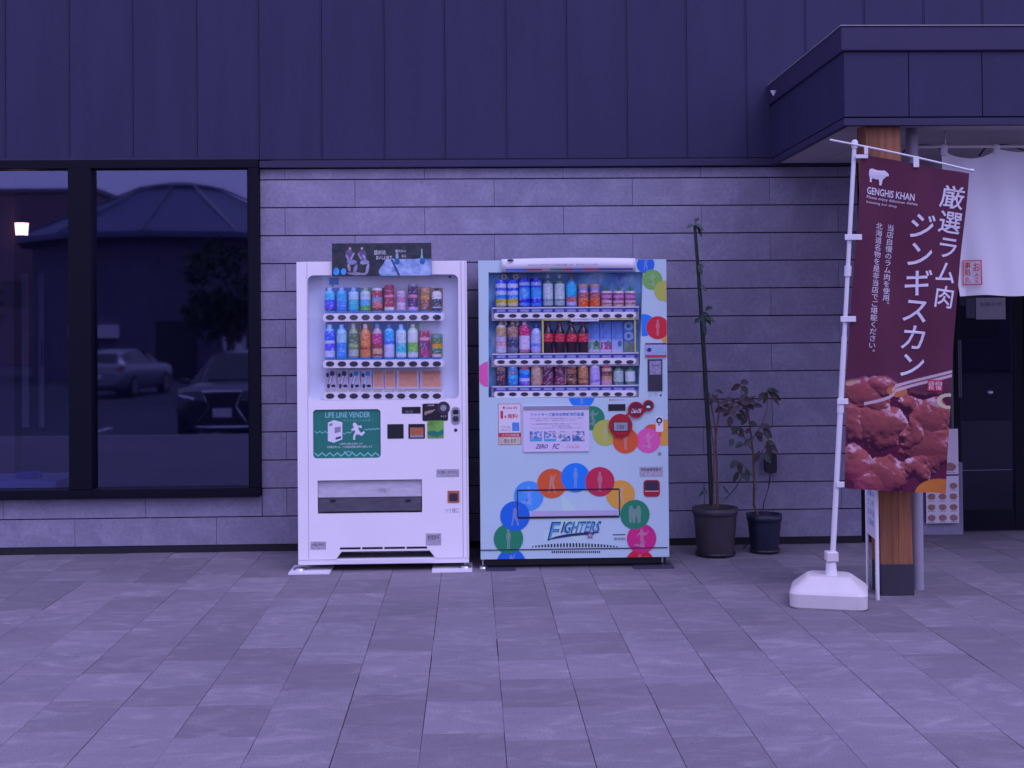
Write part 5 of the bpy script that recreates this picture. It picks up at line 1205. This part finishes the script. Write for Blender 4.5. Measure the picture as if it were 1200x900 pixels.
plate(m2, 'small_print', M['ink_dark'], 718, 626, 733, 627.2, 0, .001); lettering(m2, M['ink_dark'], '飲料 株式会社', 719.5, 629.5, 733, 633, YL_)
# notice sticker and information panel
plate(m2, 'sticker_border', M['ink_red'], 583.7, 473, 610.8, 521.4, 0, .001); plate(m2, 'notice_sticker', M['paper'], 584.3, 473.7, 610.2, 507.2, 0, .0016); plate(m2, 'notice_foot', M['cream'], 584.3, 512, 610.2, 520.8, 0, .0016)
YS = YF-.0022
lettering(m2, M['ink_red'], '1', 586.5, 481.5, 589.6, 490.5, YS, True); lettering(m2, M['ink_red'], '本', 590.8, 486.5, 593.5, 490, YS, True); lettering(m2, M['ink_red'], '無料!', 595, 484.8, 607, 490.4, YS, True)
lettering(m2, M['ink_red'], '● Coke ON', 589, 476.2, 606, 479.2, YS, True); lettering(m2, M['ink_dark'], 'アプリを', 587, 499.5, 598, 502, YS); lettering(m2, M['ink_dark'], 'ダウンロード', 587, 503, 598.5, 505, YS, True)
plate(m2, 'sticker_picture', M['ink_lb'], 600.2, 495, 608.6, 505, 0, .0022); lettering(m2, M['ink_white'], 'スマホ自販機', 588, 508.3, 608, 511.0, YS); lettering(m2, M['ink_dark'], '使えます', 590, 514, 605, 519, YS)
ip = plate(m2, 'information_panel', M['paper_pink'] if 'paper_pink' in M else M.setdefault('paper_pink', plain('panel_paper', (.66, .60, .72), .4)), 612.8, 475.4, 690.6, 529.2, 1, .008, .010)
plate(m2, 'panel_top_lip', M['ink_grey'], 613.2, 475.6, 690.4, 480.3, .6, .010, .004)
YI = YF-.0088
lettering(m2, M['ink_azure'] if 'ink_azure' in M else M.setdefault('ink_azure', plain('azure_ink', (.04, .26, .48), .5)), 'ファイターズ基金自動販売機設置', 621.5, 483.4, 684.5, 487.6, YI, True)
for y_, s_, xa, xb in ((490, '売上金の一部は、北海道の少年少女野球の発展のため、ファイターズ基金に', 621, 683), (492.4, '寄付され、活用されています。', 628, 676), (496.5, 'この自動販売機で飲み物をお買い上げいただくと', 622, 683), (499, '夢に向かって頑張る子どもたちを応援', 647, 668), (501.3, 'することができます。ご協力をお願いします。', 622, 683)):
    lettering(m2, M['ink_grey'], s_, xa, y_-.9, xb, y_+.9, YI)
def sport(seed, warm):
    def fn(u, v):
        c = lerp((.03, .05, .16), (.12, .32, .62), fbm(u*4, v*4, seed)*2-.5); c = lerp(c, (.62, .58, .64), np.clip((fbm(u*6, v*5, seed+5)-(.55-warm))*8, 0, 1)); return np.where((v > .75)[..., None] & (warm < .1), np.array([.06, .40, .60]), c)
    return fn
for i in range(4):
    q = rc(620.8+16.6*i, 505.2, 635+16.6*i, 517); panel_print('panel_photo', q[0], q[1], q[2], q[3], YI, sport(11+i, (0, .06, .15, .10)[i]), 28, 24, m2, M['print_matte'])
lettering(m2, M['ink_navy'], 'ZERO', 628, 520.5, 642, 525.5, YI, True, .3); lettering(m2, M['ink_navy'], 'FC', 648, 520, 655, 526, YI, True, .3); lettering(m2, M['ink_pink'], 'CocaCola', 664, 520.5, 679, 525, YI, False, .2)
# coin side
plate(m2, 'price_display', M['black'], 712.7, 473.5, 733, 481.4, .3, .003); lettering(m2, M['ink_red'], '●お金を入れてください', 714, 467.2, 733, 469.8, YF-.001)
rd_y = YF-.012
o = disc(m2, 'coin_mech_ring', M['red_plastic'], 727, 498.6, 14, rd_y+.004, .006, 40); disc(m2, 'coin_mech_face', M['red_plastic'], 727, 498.6, 11.6, rd_y-.002, .003, 40)
plate(m2, 'coin_screen_bezel', M['dark'], 717.5, 493.6, 736.2, 505.6, .6, .018); plate(m2, 'coin_screen', M['lcd'], 719, 494.8, 735, 504.4, .4, .0195); lettering(m2, M['ink_dark'], '150', 723, 497.5, 731, 502.5, YF-.0202, True)
disc(m2, 'card_reader_ring', M['red_plastic'], 745, 480, 9.6, rd_y+.003, .006, 36); disc(m2, 'card_reader_face', M['ink_dr'] if 'ink_dr' in M else M.setdefault('ink_dr', plain('dark_red', (.16, .01, .03), .3)), 745, 479.6, 7.6, rd_y-.003, .002, 36)
lettering(m2, M['ink_white'], 'Coke ON', 739.5, 478.5, 751, 484, rd_y-.0056, True, .3)
disc(m2, 'coin_slot_ring', M['red_plastic'], 759.6, 475, 6.6, rd_y+.003, .006, 30); disc(m2, 'coin_slot_dish', M['dark'], 759.6, 475, 4.9, rd_y-.003, .001, 24); disc(m2, 'coin_slot_glint', M['ink_white'], 759.4, 476.6, 2.4, rd_y-.0045, .001, 18, 1.5)
poly(m2, 'red_bridge', M['red_plastic'], [(734, 488), (738, 484), (744, 489), (752, 487), (757, 480.5), (756, 478), (750, 474), (740, 480), (733, 486)], rd_y+.0025)
plate(m2, 'lock_plate', M['ink_white'], 768.3, 488.2, 777.2, 506.2, 2, .004); disc(m2, 'lock_ring', M['black'], 772.4, 492.6, 3.6, YF-.004, .002, 20); disc(m2, 'lock_core', M['ink_white'], 772.4, 492.8, 1.7, YF-.0065, .001, 14); plate(m2, 'lock_tick', M['ink_dark'], 771.3, 497, 773.3, 498.4, 0, .005)
disc(m2, 'small_emblem', M['ink_grey'], 773, 532, 2.4, YF, .001, 8); plate(m2, 'id_plate', M['plate'], 749.2, 546.8, 777, 558.6, 0, .0012); lettering(m2, M['ink_dark'], '自販機管理番号', 751, 548.4, 775, 552, YF-.002)
plate(m2, 'coin_return_bezel', M['red_plastic'], 754, 562.3, 773.2, 582, 4, .004); plate(m2, 'coin_return_cup', M['dark'], 755.4, 563.6, 771.8, 574.6, 3, .0055); plate(m2, 'coin_return_lip', M['ink_pink'], 755.4, 574.8, 771.8, 576.2, 0, .007)
# card terminal at the right margin
plate(m2, 'terminal_poster', M['ink_pur'] if 'ink_pur' in M else M.setdefault('ink_pur', plain('poster_lavender', (.36, .40, .62), .4, var=.2, scale=60)), 756, 402, 781, 418.4, 0, .0090)
plate(m2, 'poster_header', M['ink_dr'], 756, 402, 781, 403.6, 0, .010); plate(m2, 'poster_footer', M['ink_red'], 756, 416, 781, 418.2, 0, .010); disc(m2, 'poster_emblem', M['ink_navy'], 760.5, 410, 2.6, YF-.0090, .001, 16); lettering(m2, M['ink_teal'], 'Suica', 765, 406, 779, 413.5, YF-.0102, True)
plate(m2, 'card_terminal', M['dark'], 759, 420.8, 776.2, 458.4, .5, .006, .010); plate(m2, 'terminal_screen', M['lcd_lav'] if 'lcd_lav' in M else M.setdefault('lcd_lav', plain('terminal_print', (.28, .26, .38), .4, var=.35, scale=110)), 761, 422.8, 774.6, 439, .3, .0075)
lettering(m2, M['ink_dark'], 'タッチ', 763, 426, 772.5, 430, YF-.0082); lettering(m2, M['ink_grey'], '○ ▽ ♫', 760, 461, 775.5, 465.2, YF-.001)
# feet
MB().box(a_+.012, b_-.012, -.70, -.10, .014, c_+.006).build('underframe', M['black'], m2)
for fx, yy_ in ((566, -.71), (776, -.71)):
    x_ = at(fx, 660, yy_)[0]; MB().tube([(x_, yy_, .01), (x_, yy_, .07)], .007, 10).build('levelling_bolt', M['steel'], m2); MB().lathe(x_, yy_, [(.032, .0), (.028, .012), (.01, .02)], 16).build('levelling_foot', M['steel'] if fx < 700 else M['black'], m2)
q0, q1 = gr(744, 668), gr(792, 668)
MB().box(q0[0], q1[0], -.815, -.60, .001, .008).build('anchor_plate', M['ink_dark'], m2)
q0, q1 = gr(566, 668), gr(604, 668)
MB().box(q0[0]+.02, q1[0], -.815, -.60, .001, .007).build('anchor_plate', M['ink_dark'], m2)

# ================================================================== PLANTS
def leafmesh(mb, base, d, L_, w_, droop=.3):
    d = Vector(d).normalized(); s = d.cross(Vector((random.uniform(-.7, .7), -1, random.uniform(-.2, .9))));
    if s.length < .1: s = Vector((1, 0, 0))
    s.normalize(); nrm = s.cross(d); b = Vector(base); pts = []
    for t, ww in ((0, .08), (.3, .85), (.6, 1), (.85, .55), (1, .0)):
        c = b+d*L_*t-Vector((0, 0, 1))*droop*L_*t*t
        pts.append((c+s*w_*ww*.5+nrm*w_*.12*ww, c-nrm*0, c-s*w_*ww*.5+nrm*w_*.12*ww))
    vs = [p for tr in pts for p in tr]; fs = []
    for i in range(4):
        for k in (0, 1): fs.append((3*i+k, 3*i+k+1, 3*i+k+4, 3*i+k+3))
    return mb.add(vs, fs, True)
def pot(t, x, y, rt, rb, h, mat, rim=.012):
    MB().lathe(x, y, [(rb, .02), (rb*1.02, .03), (rt*.955, h-.05), (rt*.96, h-.045), (rt, h-.042), (rt+.003, h), (rt-.014, h), (rt-.02, h-.04), (.0, h-.045)], 32).build('pot', mat, t)
    MB().lathe(x, y, [(rb*.9, .0), (rb*1.08, .004), (rb*1.12, .026), (rb*1.0, .026)], 28).build('saucer', M['black'], t)
    MB().lathe(x, y, [(rt-.022, h-.030), (rt*.5, h-.022), (0, h-.018)], 24).build('soil', M['soil'], t)
Y1 = -.38; p1x, _ = at(838.5, 650, Y1); ph1 = at(838, 595, Y1)[1]+.004
t1 = thing('potted_plant', (p1x, Y1, 0), 'tall potted plant with one bare dark stem reaching far up the wall', 'plant')
pot(t1, p1x, Y1, .143, .115, ph1, M['pot'])
def W3(px_, py_, Y, dy=0): a = at(px_, py_, Y+dy); return (a[0], Y+dy, a[1])
MB().tube([W3(834, 592, Y1), W3(830, 500, Y1), W3(824, 400, Y1), W3(818.5, 320, Y1), W3(814, 264, Y1)], [.016, .015, .014, .012, .010], 10).build('stem', M['bark_green'], t1)
for pts, r0 in (([W3(841, 594, Y1, -.03), W3(840, 540, Y1, -.03), W3(838, 500, Y1, -.03), W3(831, 460, Y1, -.02)], .008), ([W3(836, 594, Y1, -.05), W3(837, 530, Y1, -.05), W3(832, 490, Y1, -.04)], .006), ([W3(838, 520, Y1, -.03), W3(843, 480, Y1, -.05), W3(840, 462, Y1, -.06)], .006)):
    MB().tube(pts, [r0*(1-.18*i) for i in range(len(pts))], 8).build('cane', M['bark'], t1)
MB().tube([W3(838, 470, Y1, -.03), W3(856, 474, Y1, -.05), W3(872, 468, Y1, -.06), W3(886, 464, Y1, -.06)], [.006, .005, .004, .003], 8).build('branch', M['bark'], t1)
lr = random.Random(3)
def leaves(parent, spots, Y, mat, L_, w_):
    for (px_, py_) in spots:
        b = W3(px_, py_, Y, lr.uniform(-.05, .05)); a = lr.uniform(0, 6.28); l = L_*lr.uniform(.75, 1.2)
        leafmesh(MB(), b, (math.cos(a), math.sin(a)*.6, lr.uniform(-.7, .35)), l, w_*lr.uniform(.8, 1.15), .35).build('leaf', mat, parent)
def leafdir(parent, px_, py_, dx, dz, L_, w_, Y, mat): L_, w_ = L_*1.12, w_*1.35; leafmesh(MB(), W3(px_, py_, Y), (dx, lr.uniform(-.35, .1), dz), L_, w_, .3).build('leaf', mat, parent)
for px_, py_, dx, dz, l in ((814, 262, 1, -.5, .06), (814, 261, .5, .8, .05), (813, 263, -1, -.2, .045), (815, 262, .8, -1.4, .07), (817, 312, 1, .2, .04), (818, 311, .6, -1.2, .05), (820, 335, 1, -.5, .045), (821, 368, 1, .2, .05), (822, 367, .4, -1.3, .07), (823, 372, -1, -.4, .055), (824, 366, 1, -1.2, .07), (824, 378, .2, -1, .06), (826, 364, 1, .8, .06), (826, 372, 1.0, -.2, .06), (821, 376, -1, .5, .04)):
    leafdir(t1, px_, py_, dx, dz, l, .022, Y1-.01, M['leaf'])
leaves(t1, [(854, 468), (862, 472), (868, 470), (876, 470), (866, 480), (858, 480), (848, 478), (882, 476), (843, 482), (848, 470), (852, 476), (856, 470), (860, 477), (864, 470), (867, 475), (871, 468), (874, 474), (878, 466), (880, 471), (884, 464), (845, 474), (858, 466), (870, 478), (876, 462), (840, 466), (837, 458), (834, 462)], Y1-.05, M['leaf_red'], .062, .032)
leaves(t1, [(846, 570), (848, 573), (826, 575), (823, 570)], Y1-.02, M['leaf'], .05, .02)
Y2 = -.30; p2x, _ = at(896, 645, Y2); ph2 = at(893, 603, Y2)[1]+.006
t2 = thing('potted_plant', (p2x, Y2, 0), 'smaller potted plant with a thin crooked branching stem in a dark blue pot', 'plant')
pot(t2, p2x, Y2, .112, .088, ph2, M['pot_blue'])
MB().tube([W3(888, 603, Y2), W3(883.5, 592, Y2), W3(884, 560, Y2), W3(882.5, 530, Y2), W3(879, 500, Y2), W3(876, 478, Y2)], [.010, .009, .008, .007, .005, .004], 8).build('stem', M['bark'], t2)
for pts in ([W3(882, 528, Y2), W3(872, 512, Y2, -.03), W3(866, 500, Y2, -.04)], [W3(881, 515, Y2), W3(892, 500, Y2, -.02), W3(899, 480, Y2, -.04), W3(900, 462, Y2, -.05)], [W3(883, 540, Y2), W3(893, 530, Y2, -.03), W3(899, 518, Y2, -.03)], [W3(877, 482, Y2), W3(869, 462, Y2, -.03), W3(868, 452, Y2, -.03)], [W3(884, 560, Y2), W3(874, 548, Y2, -.02), W3(864, 540, Y2, -.02)]):
    MB().tube(pts, [.004, .003, .002, .002][:len(pts)], 6).build('branch', M['bark'], t2)
for px_, py_, dx, dz, l in ((868, 451, -1, -.2, .06), (868, 450, .6, .4, .055), (869, 452, .8, -.8, .05), (899, 458, 1, -.9, .09), (898, 457, .9, .1, .075), (899, 459, -.5, -1, .06), (897, 460, -1, -.7, .06), (900, 460, 1, -.3, .08),
        (866, 500, -.8, -.6, .05), (866, 500, .5, -1, .05), (872, 510, -.7, .3, .045), (893, 500, 1, -.8, .075), (891, 500, .9, .2, .07), (894, 502, .6, -1, .06), (876, 490, -.8, -.5, .05), (878, 495, .9, -.2, .05), (876, 480, -.5, -1, .06), (877, 478, .8, .5, .05),
        (898, 518, 1, -.6, .08), (898, 518, .4, -1, .07), (897, 520, .9, .3, .06), (893, 530, .9, -.8, .07), (890, 528, -.5, -1, .06), (864, 540, -.9, -.6, .05), (865, 541, .3, -1, .06), (872, 546, -.8, .3, .05), (874, 549, .2, -1, .06), (868, 555, .9, -.6, .05), (866, 552, -.6, -.8, .06),
        (882, 515, -.9, -.3, .06), (884, 510, .9, .4, .06), (880, 506, -.9, .4, .05), (886, 505, .6, -.9, .06), (860, 515, -.6, -.5, .04), (871, 520, -.9, -.1, .05), (856, 500, .7, -.6, .05), (857, 488, -.4, -.9, .05), (862, 486, .8, -.3, .05)):
    leafdir(t2, px_, py_, dx, dz, l, .030, Y2-.03, M['leaf'] if lr.random() < .6 else M['leaf_red'])
# small black box with cord on the wall
bx0, bz1 = at(896, 530, -.03); bx1, bz0 = at(909, 554, -.03)
wb = thing('wall_box', ((bx0+bx1)/2, -.02, (bz0+bz1)/2), 'small black rounded box with a thin cord on the wall behind the smaller plant', 'box')
MB().prism(rrect(bx0, bx1, bz0, bz1, .022), -.07, -.004).build('housing', M['black'], wb)
MB().tube([W3(903, 553, -.05), W3(901, 570, -.05), W3(895, 590, -.06), W3(893, 606, -.10), W3(890, 625, -.12), (at(872, 640, -.2)[0], -.16, .004)], .004, 6).build('cord', M['black'], wb)
MB().tube([W3(871, 556, -.06), W3(862, 572, -.06), W3(850, 585, -.09)], .003, 6).build('cord', M['black'], wb)

# ================================================================== ACROSS THE LOT (seen mirrored in the shop window; dark backdrop building added)
def loft_car(name, x, y, rot, paint, label, suv=True):
    t = thing(name, (x, y, -.62), label, 'car')
    Wd = .93 if suv else .86; Lh = 2.3; top = 1.68 if suv else 1.52
    # stations: s, half width low, belt z, roof z, half width roof, sill z
    st = [(-Lh, .70, .78, .80, .62, .42), (-Lh+.12, .86, .95, .97, .74, .30), (-1.9, .92, 1.02, 1.05, .76, .25), (-1.55, .93, 1.06, 1.10, .72, .25), (-.95, .93, 1.08, 1.12, .70, .25), (-.25, .93, 1.10, top-.06, .60, .25), (.3, .93, 1.10, top, .60, .25), (1.3, .93, 1.12, top-.03, .60, .25), (1.85, .92, 1.12, top-.14, .58, .25), (2.1, .90, 1.10, 1.16, .70, .28), (Lh-.06, .86, 1.0, 1.02, .72, .36), (Lh, .76, .80, .82, .66, .45)]
    if not suv: st = [(a, b, c-.06, (d-.06 if d < 1.3 else d), e, f) for a, b, c, d, e, f in st]
    k = Wd/.93; rings = []
    for s, w0, zb, zr, wr, zs in st:
        w0 *= k; wr *= k
        half = [(0, zs-.03), (w0*.85, zs-.02), (w0*.98, zs+.12), (w0, (zs+zb)/2), (w0*.97, zb-.02), (w0*.93, zb), (wr+(w0*.90-wr)*.35, zb+(zr-zb)*.55), (wr, zr-.04*(zr-zb > .2)), (wr*.55, zr+.015), (0, zr+.02)]
        rings.append([(a, s, b) for a, b in half]+[(-a, s, b) for a, b in reversed(half[1:-1])])
    c, s_ = math.cos(rot), math.sin(rot)
    T = lambda p: (x+p[0]*c-p[1]*s_, y+p[0]*s_+p[1]*c, -.62+p[2])
    n = len(rings[0]); mb = MB()
    for i in range(len(rings)-1): mb.add([T(p) for p in rings[i]+rings[i+1]], [(k2, (k2+1) % n, n+(k2+1) % n, n+k2) for k2 in range(n)], True)
    mb.add([T(p) for p in rings[0]], [tuple(range(n))]); mb.add([T(p) for p in rings[-1]], [tuple(reversed(range(n)))]); mb.build('body', paint, t)
    gmb = MB()
    def wr_(i, side, j0, j1, o=.012):
        r_ = rings[i]; idx = (lambda j: j) if side > 0 else (lambda j: (n-j) % n)
        return [tuple(np.array(r_[idx(j)])+np.array([side*o, 0, 0])) for j in (j0, j1)]
    for side in (1, -1):
        for i in (4, 5, 6, 7):
            a0, a1 = wr_(i, side, 5, 7); b0, b1 = wr_(i+1, side, 5, 7); gmb.add([T(p) for p in (a0, b0, b1, a1)], [(0, 1, 2, 3)])
    def cap(i0, i1, sy):
        ra, rb = rings[i0], rings[i1]
        P_ = [np.array(ra[9])*[1, 1, 1]]; 
        a = [(-.62*k, st[i0][0], st[i0][3]+.03), (.62*k, st[i0][0], st[i0][3]+.03), (.52*k, st[i1][0], st[i1][3]-.02+.035), (-.52*k, st[i1][0], st[i1][3]-.02+.035)]
        gmb.add([T((p[0], p[1]+sy*.02, p[2])) for p in a], [(0, 1, 2, 3)])
    cap(4, 5, -1); cap(9, 8, 1); gmb.build('window', M['car_glass'], t)
    for sx_ in (-1, 1):
        for wy in (-1.4, 1.4):
            w_ = MB(); cx = sx_*(Wd-.12); r_ = .36
            pts = [(cx-sx_*.0, 0, 0)]
            vs = [T((cx+dx, wy+rr_*math.cos(a), r_+rr_*math.sin(a))) for dx in (-.11*sx_, .125*sx_) for rr_ in (r_,) for a in np.linspace(0, 2*math.pi, 25)[:-1]]
            w_.add(vs, [(i, (i+1) % 24, 24+(i+1) % 24, 24+i) for i in range(24)], True); w_.add(vs[:24], [tuple(range(24))]); w_.add(vs[24:], [tuple(range(24))])
            wo = w_.build('wheel', M['tyre'], t)
            w_ = MB(); vs = [T((cx+.128*sx_, wy+.24*math.cos(a), r_+.24*math.sin(a))) for a in np.linspace(0, 2*math.pi, 21)[:-1]]; w_.add(vs, [tuple(range(20))]); w_.build('rim', M['steel'], wo)
    return t, T
T_ = None
ZC = 23.0; cxw = (255-552)/F*ZC+ZC*.0317*0
suv, T = loft_car('parked_car', -4.50, -17.2, math.pi, M['car_black'], 'black parked SUV with bright spindle grille, mirrored at the right of the shop window')
# nose is the -s end; rotated by pi it faces the shop
def strip3(T, pts, r, name, mat, par): MB().tube([T(p) for p in pts], r, 6).build(name, mat, par)
yN = -2.335
gp = [(-.36, yN, .98), (.36, yN, .98), (.24, yN, .70), (.50, yN-.0, .34), (-.50, yN, .34), (-.24, yN, .70), (-.36, yN, .98)]
strip3(T, gp, .024, 'grille_frame', M['chrome'], suv); MB().add([T(p) for p in gp[:-1]], [(0, 1, 2, 5), (5, 2, 3, 4)]).build('grille', M['black'], suv)
for sx_ in (-1, 1):
    strip3(T, [(sx_*.50, yN+.03, .84), (sx_*.80, yN+.16, .90)], .035, 'headlight', M['chrome'], suv)
    strip3(T, [(sx_*.93, -.75, 1.10), (sx_*1.10, -.75, 1.14)], .06, 'door_mirror', M['car_black'], suv)
MB().add([T(p) for p in ((-.17, yN-.03, .52), (.17, yN-.03, .52), (.17, yN-.03, .68), (-.17, yN-.03, .68))], [(0, 1, 2, 3)]).build('number_plate', M['ink_white'], suv)
wag, T = loft_car('parked_car', -11.3, -34, .12, M['car_silver'], 'silver grey parked estate car, mirrored left of the SUV in the shop window', False)
for sx_ in (-1, 1): strip3(T, [(sx_*.66, 2.28, .88), (sx_*.78, 2.14, 1.0)], .06, 'tail_light', M['tail'], wag)
MB().add([T(p) for p in ((-.17, 2.33, .62), (.17, 2.33, .62), (.17, 2.33, .76), (-.17, 2.33, .76))], [(0, 1, 2, 3)]).build('number_plate', M['ink_white'], wag)
# round-roofed hall
ZB = 60.0; sB = F/ZB; hx, hy = -(552-205)/sB, -(ZB-8.6)-2
hall = thing('round_hall', (hx, hy, -.62), 'dark brown many-sided hall with a low blue-grey tent roof, mirrored in the shop window', 'building')
eav = EYE+103/sB; pk = EYE+172/sB; Rb = 185/sB
mb = MB(); mb.lathe(hx, hy, [(Rb*.93, -.62), (Rb*.93, eav)], 12); [mb.smooth.discard(i) for i in list(mb.smooth)]; mb.build('wall', M['far_wall'], hall)
mb = MB(); mb.lathe(hx, hy, [(Rb*.9, eav-.05), (Rb*1.03, eav-.1), (Rb*1.03, eav+.15), (Rb*.24, pk-.15)], 12); mb.smooth.clear(); mb.build('roof', M['far_roof'], hall)
mb = MB(); mb.lathe(hx, hy, [(Rb*.25, pk-.16), (Rb*.26, pk-.02), (Rb*.10, pk+.22), (0, pk+.25)], 12); mb.smooth.clear(); mb.build('roof_cap', M['far_roof'], hall)
for k in range(12):
    a = 2*math.pi*k/12; MB().tube([(hx+Rb*1.03*math.cos(a), hy+Rb*1.03*math.sin(a), eav+.17), (hx+Rb*.26*math.cos(a), hy+Rb*.26*math.sin(a), pk-.05)], .05, 4).build('roof_rib', M['far_trim'] if k == 2 else M['far_roof'], hall)
fy = hy+Rb*.93*math.cos(math.pi/12)
for (pa_, pb_, za_, zb_, mt, nm) in ((-7.0+hx+.8, hx-4.2, .6, 1.3, 'paper', 'sign'), (hx+2.6, hx+3.4, .5, 1.4, 'paper', 'sign'), (hx-1.2, hx+1.6, -.4, 2.0, 'black', 'door')):
    pass
MB().box(hx-3.3, hx-1.2, fy-.3, fy+.12, 1.2, 1.75).build('sign_board', M['paper'], hall)
MB().box(hx-.2, hx+2.0, fy-.3, fy+.14, -.4, 1.9).build('doorway', M['black'], hall)
MB().box(hx+3.2, hx+4.0, fy-.9, fy+.1, .3, 1.2).build('sign_board', M['paper'], hall)
blk = thing('long_building', (-34, -84, -.62), 'long rose-brown building behind the round hall, mirrored at the top left', 'building')
bx1_ = (113-552)/(F/84)
MB().box(-60, bx1_, -92, -76, -.62, EYE+163/(F/84)).build('wall', M['far_wall2'], blk); MB().box(-60.3, bx1_+.2, -92.2, -75.8, EYE+163/(F/84), EYE+168/(F/84)).build('roof', M['far_wall'], blk)
for i in range(12): MB().box(bx1_-1.5-i*3, bx1_-3-i*3, -76.1, -75.9, 3.2, 4.8).build('window', M['car_glass'], blk)
backdrop = thing('backdrop_building', (14, -48, -.62), 'long low dark building added across the parking lot to darken the entrance door glass', 'building')  # added, otherwise unseen building that keeps the door glass mirroring something dark
MB().box(-1.5, 48, -56, -48, -.62, 3.6).build('wall', M['far_wall'], backdrop); MB().box(-1.9, 48.4, -56.4, -47.6, 3.6, 3.9).build('roof', M['far_roof'], backdrop)
for i in range(9): MB().box(1+i*5, 3.6+i*5, -48.1, -47.95, .9, 2.3).build('window', M['car_glass'], backdrop)
# trees
def tree(x, y, h, r, label, n=1500, seed=1):
    t = thing('tree', (x, y, -.62), label, 'tree'); q = random.Random(seed)
    MB().tube([(x, y, -.62), (x+.1, y, h*.35), (x, y+.1, h*.7)], [.16, .12, .05], 8).build('trunk', M['bark'], t)
    mb = MB(); cl = [(x+q.gauss(0, r*.45), y+q.gauss(0, r*.45), h*.62+q.gauss(0, r*.38), q.uniform(.25, .5)*r) for _ in range(16)]
    for _ in range(n):
        c = q.choice(cl); v_ = Vector((q.gauss(0, 1), q.gauss(0, 1), q.gauss(0, 1))).normalized()*c[3]*q.uniform(.6, 1.05); p = Vector(c[:3])+v_
        a = Vector((q.gauss(0, 1), q.gauss(0, 1), q.gauss(0, 1))).normalized()*.13; b = a.cross(Vector((q.gauss(0, 1), q.gauss(0, 1), q.gauss(0, 1)))).normalized()*.08
        mb.add([p-a, p+b, p+a, p-b], [(0, 1, 2, 3)])
    mb.build('crown', M['crown'], t)
tree(-7.4, -31, 4.2, 1.9, 'dark bushy tree mirrored behind the SUV in the shop window', 1800, 4)
tree(-14.5, -27, 3.4, 1.6, 'lower dark tree mirrored in the left pane of the shop window', 1400, 8)
SC.cycles.use_denoising = True
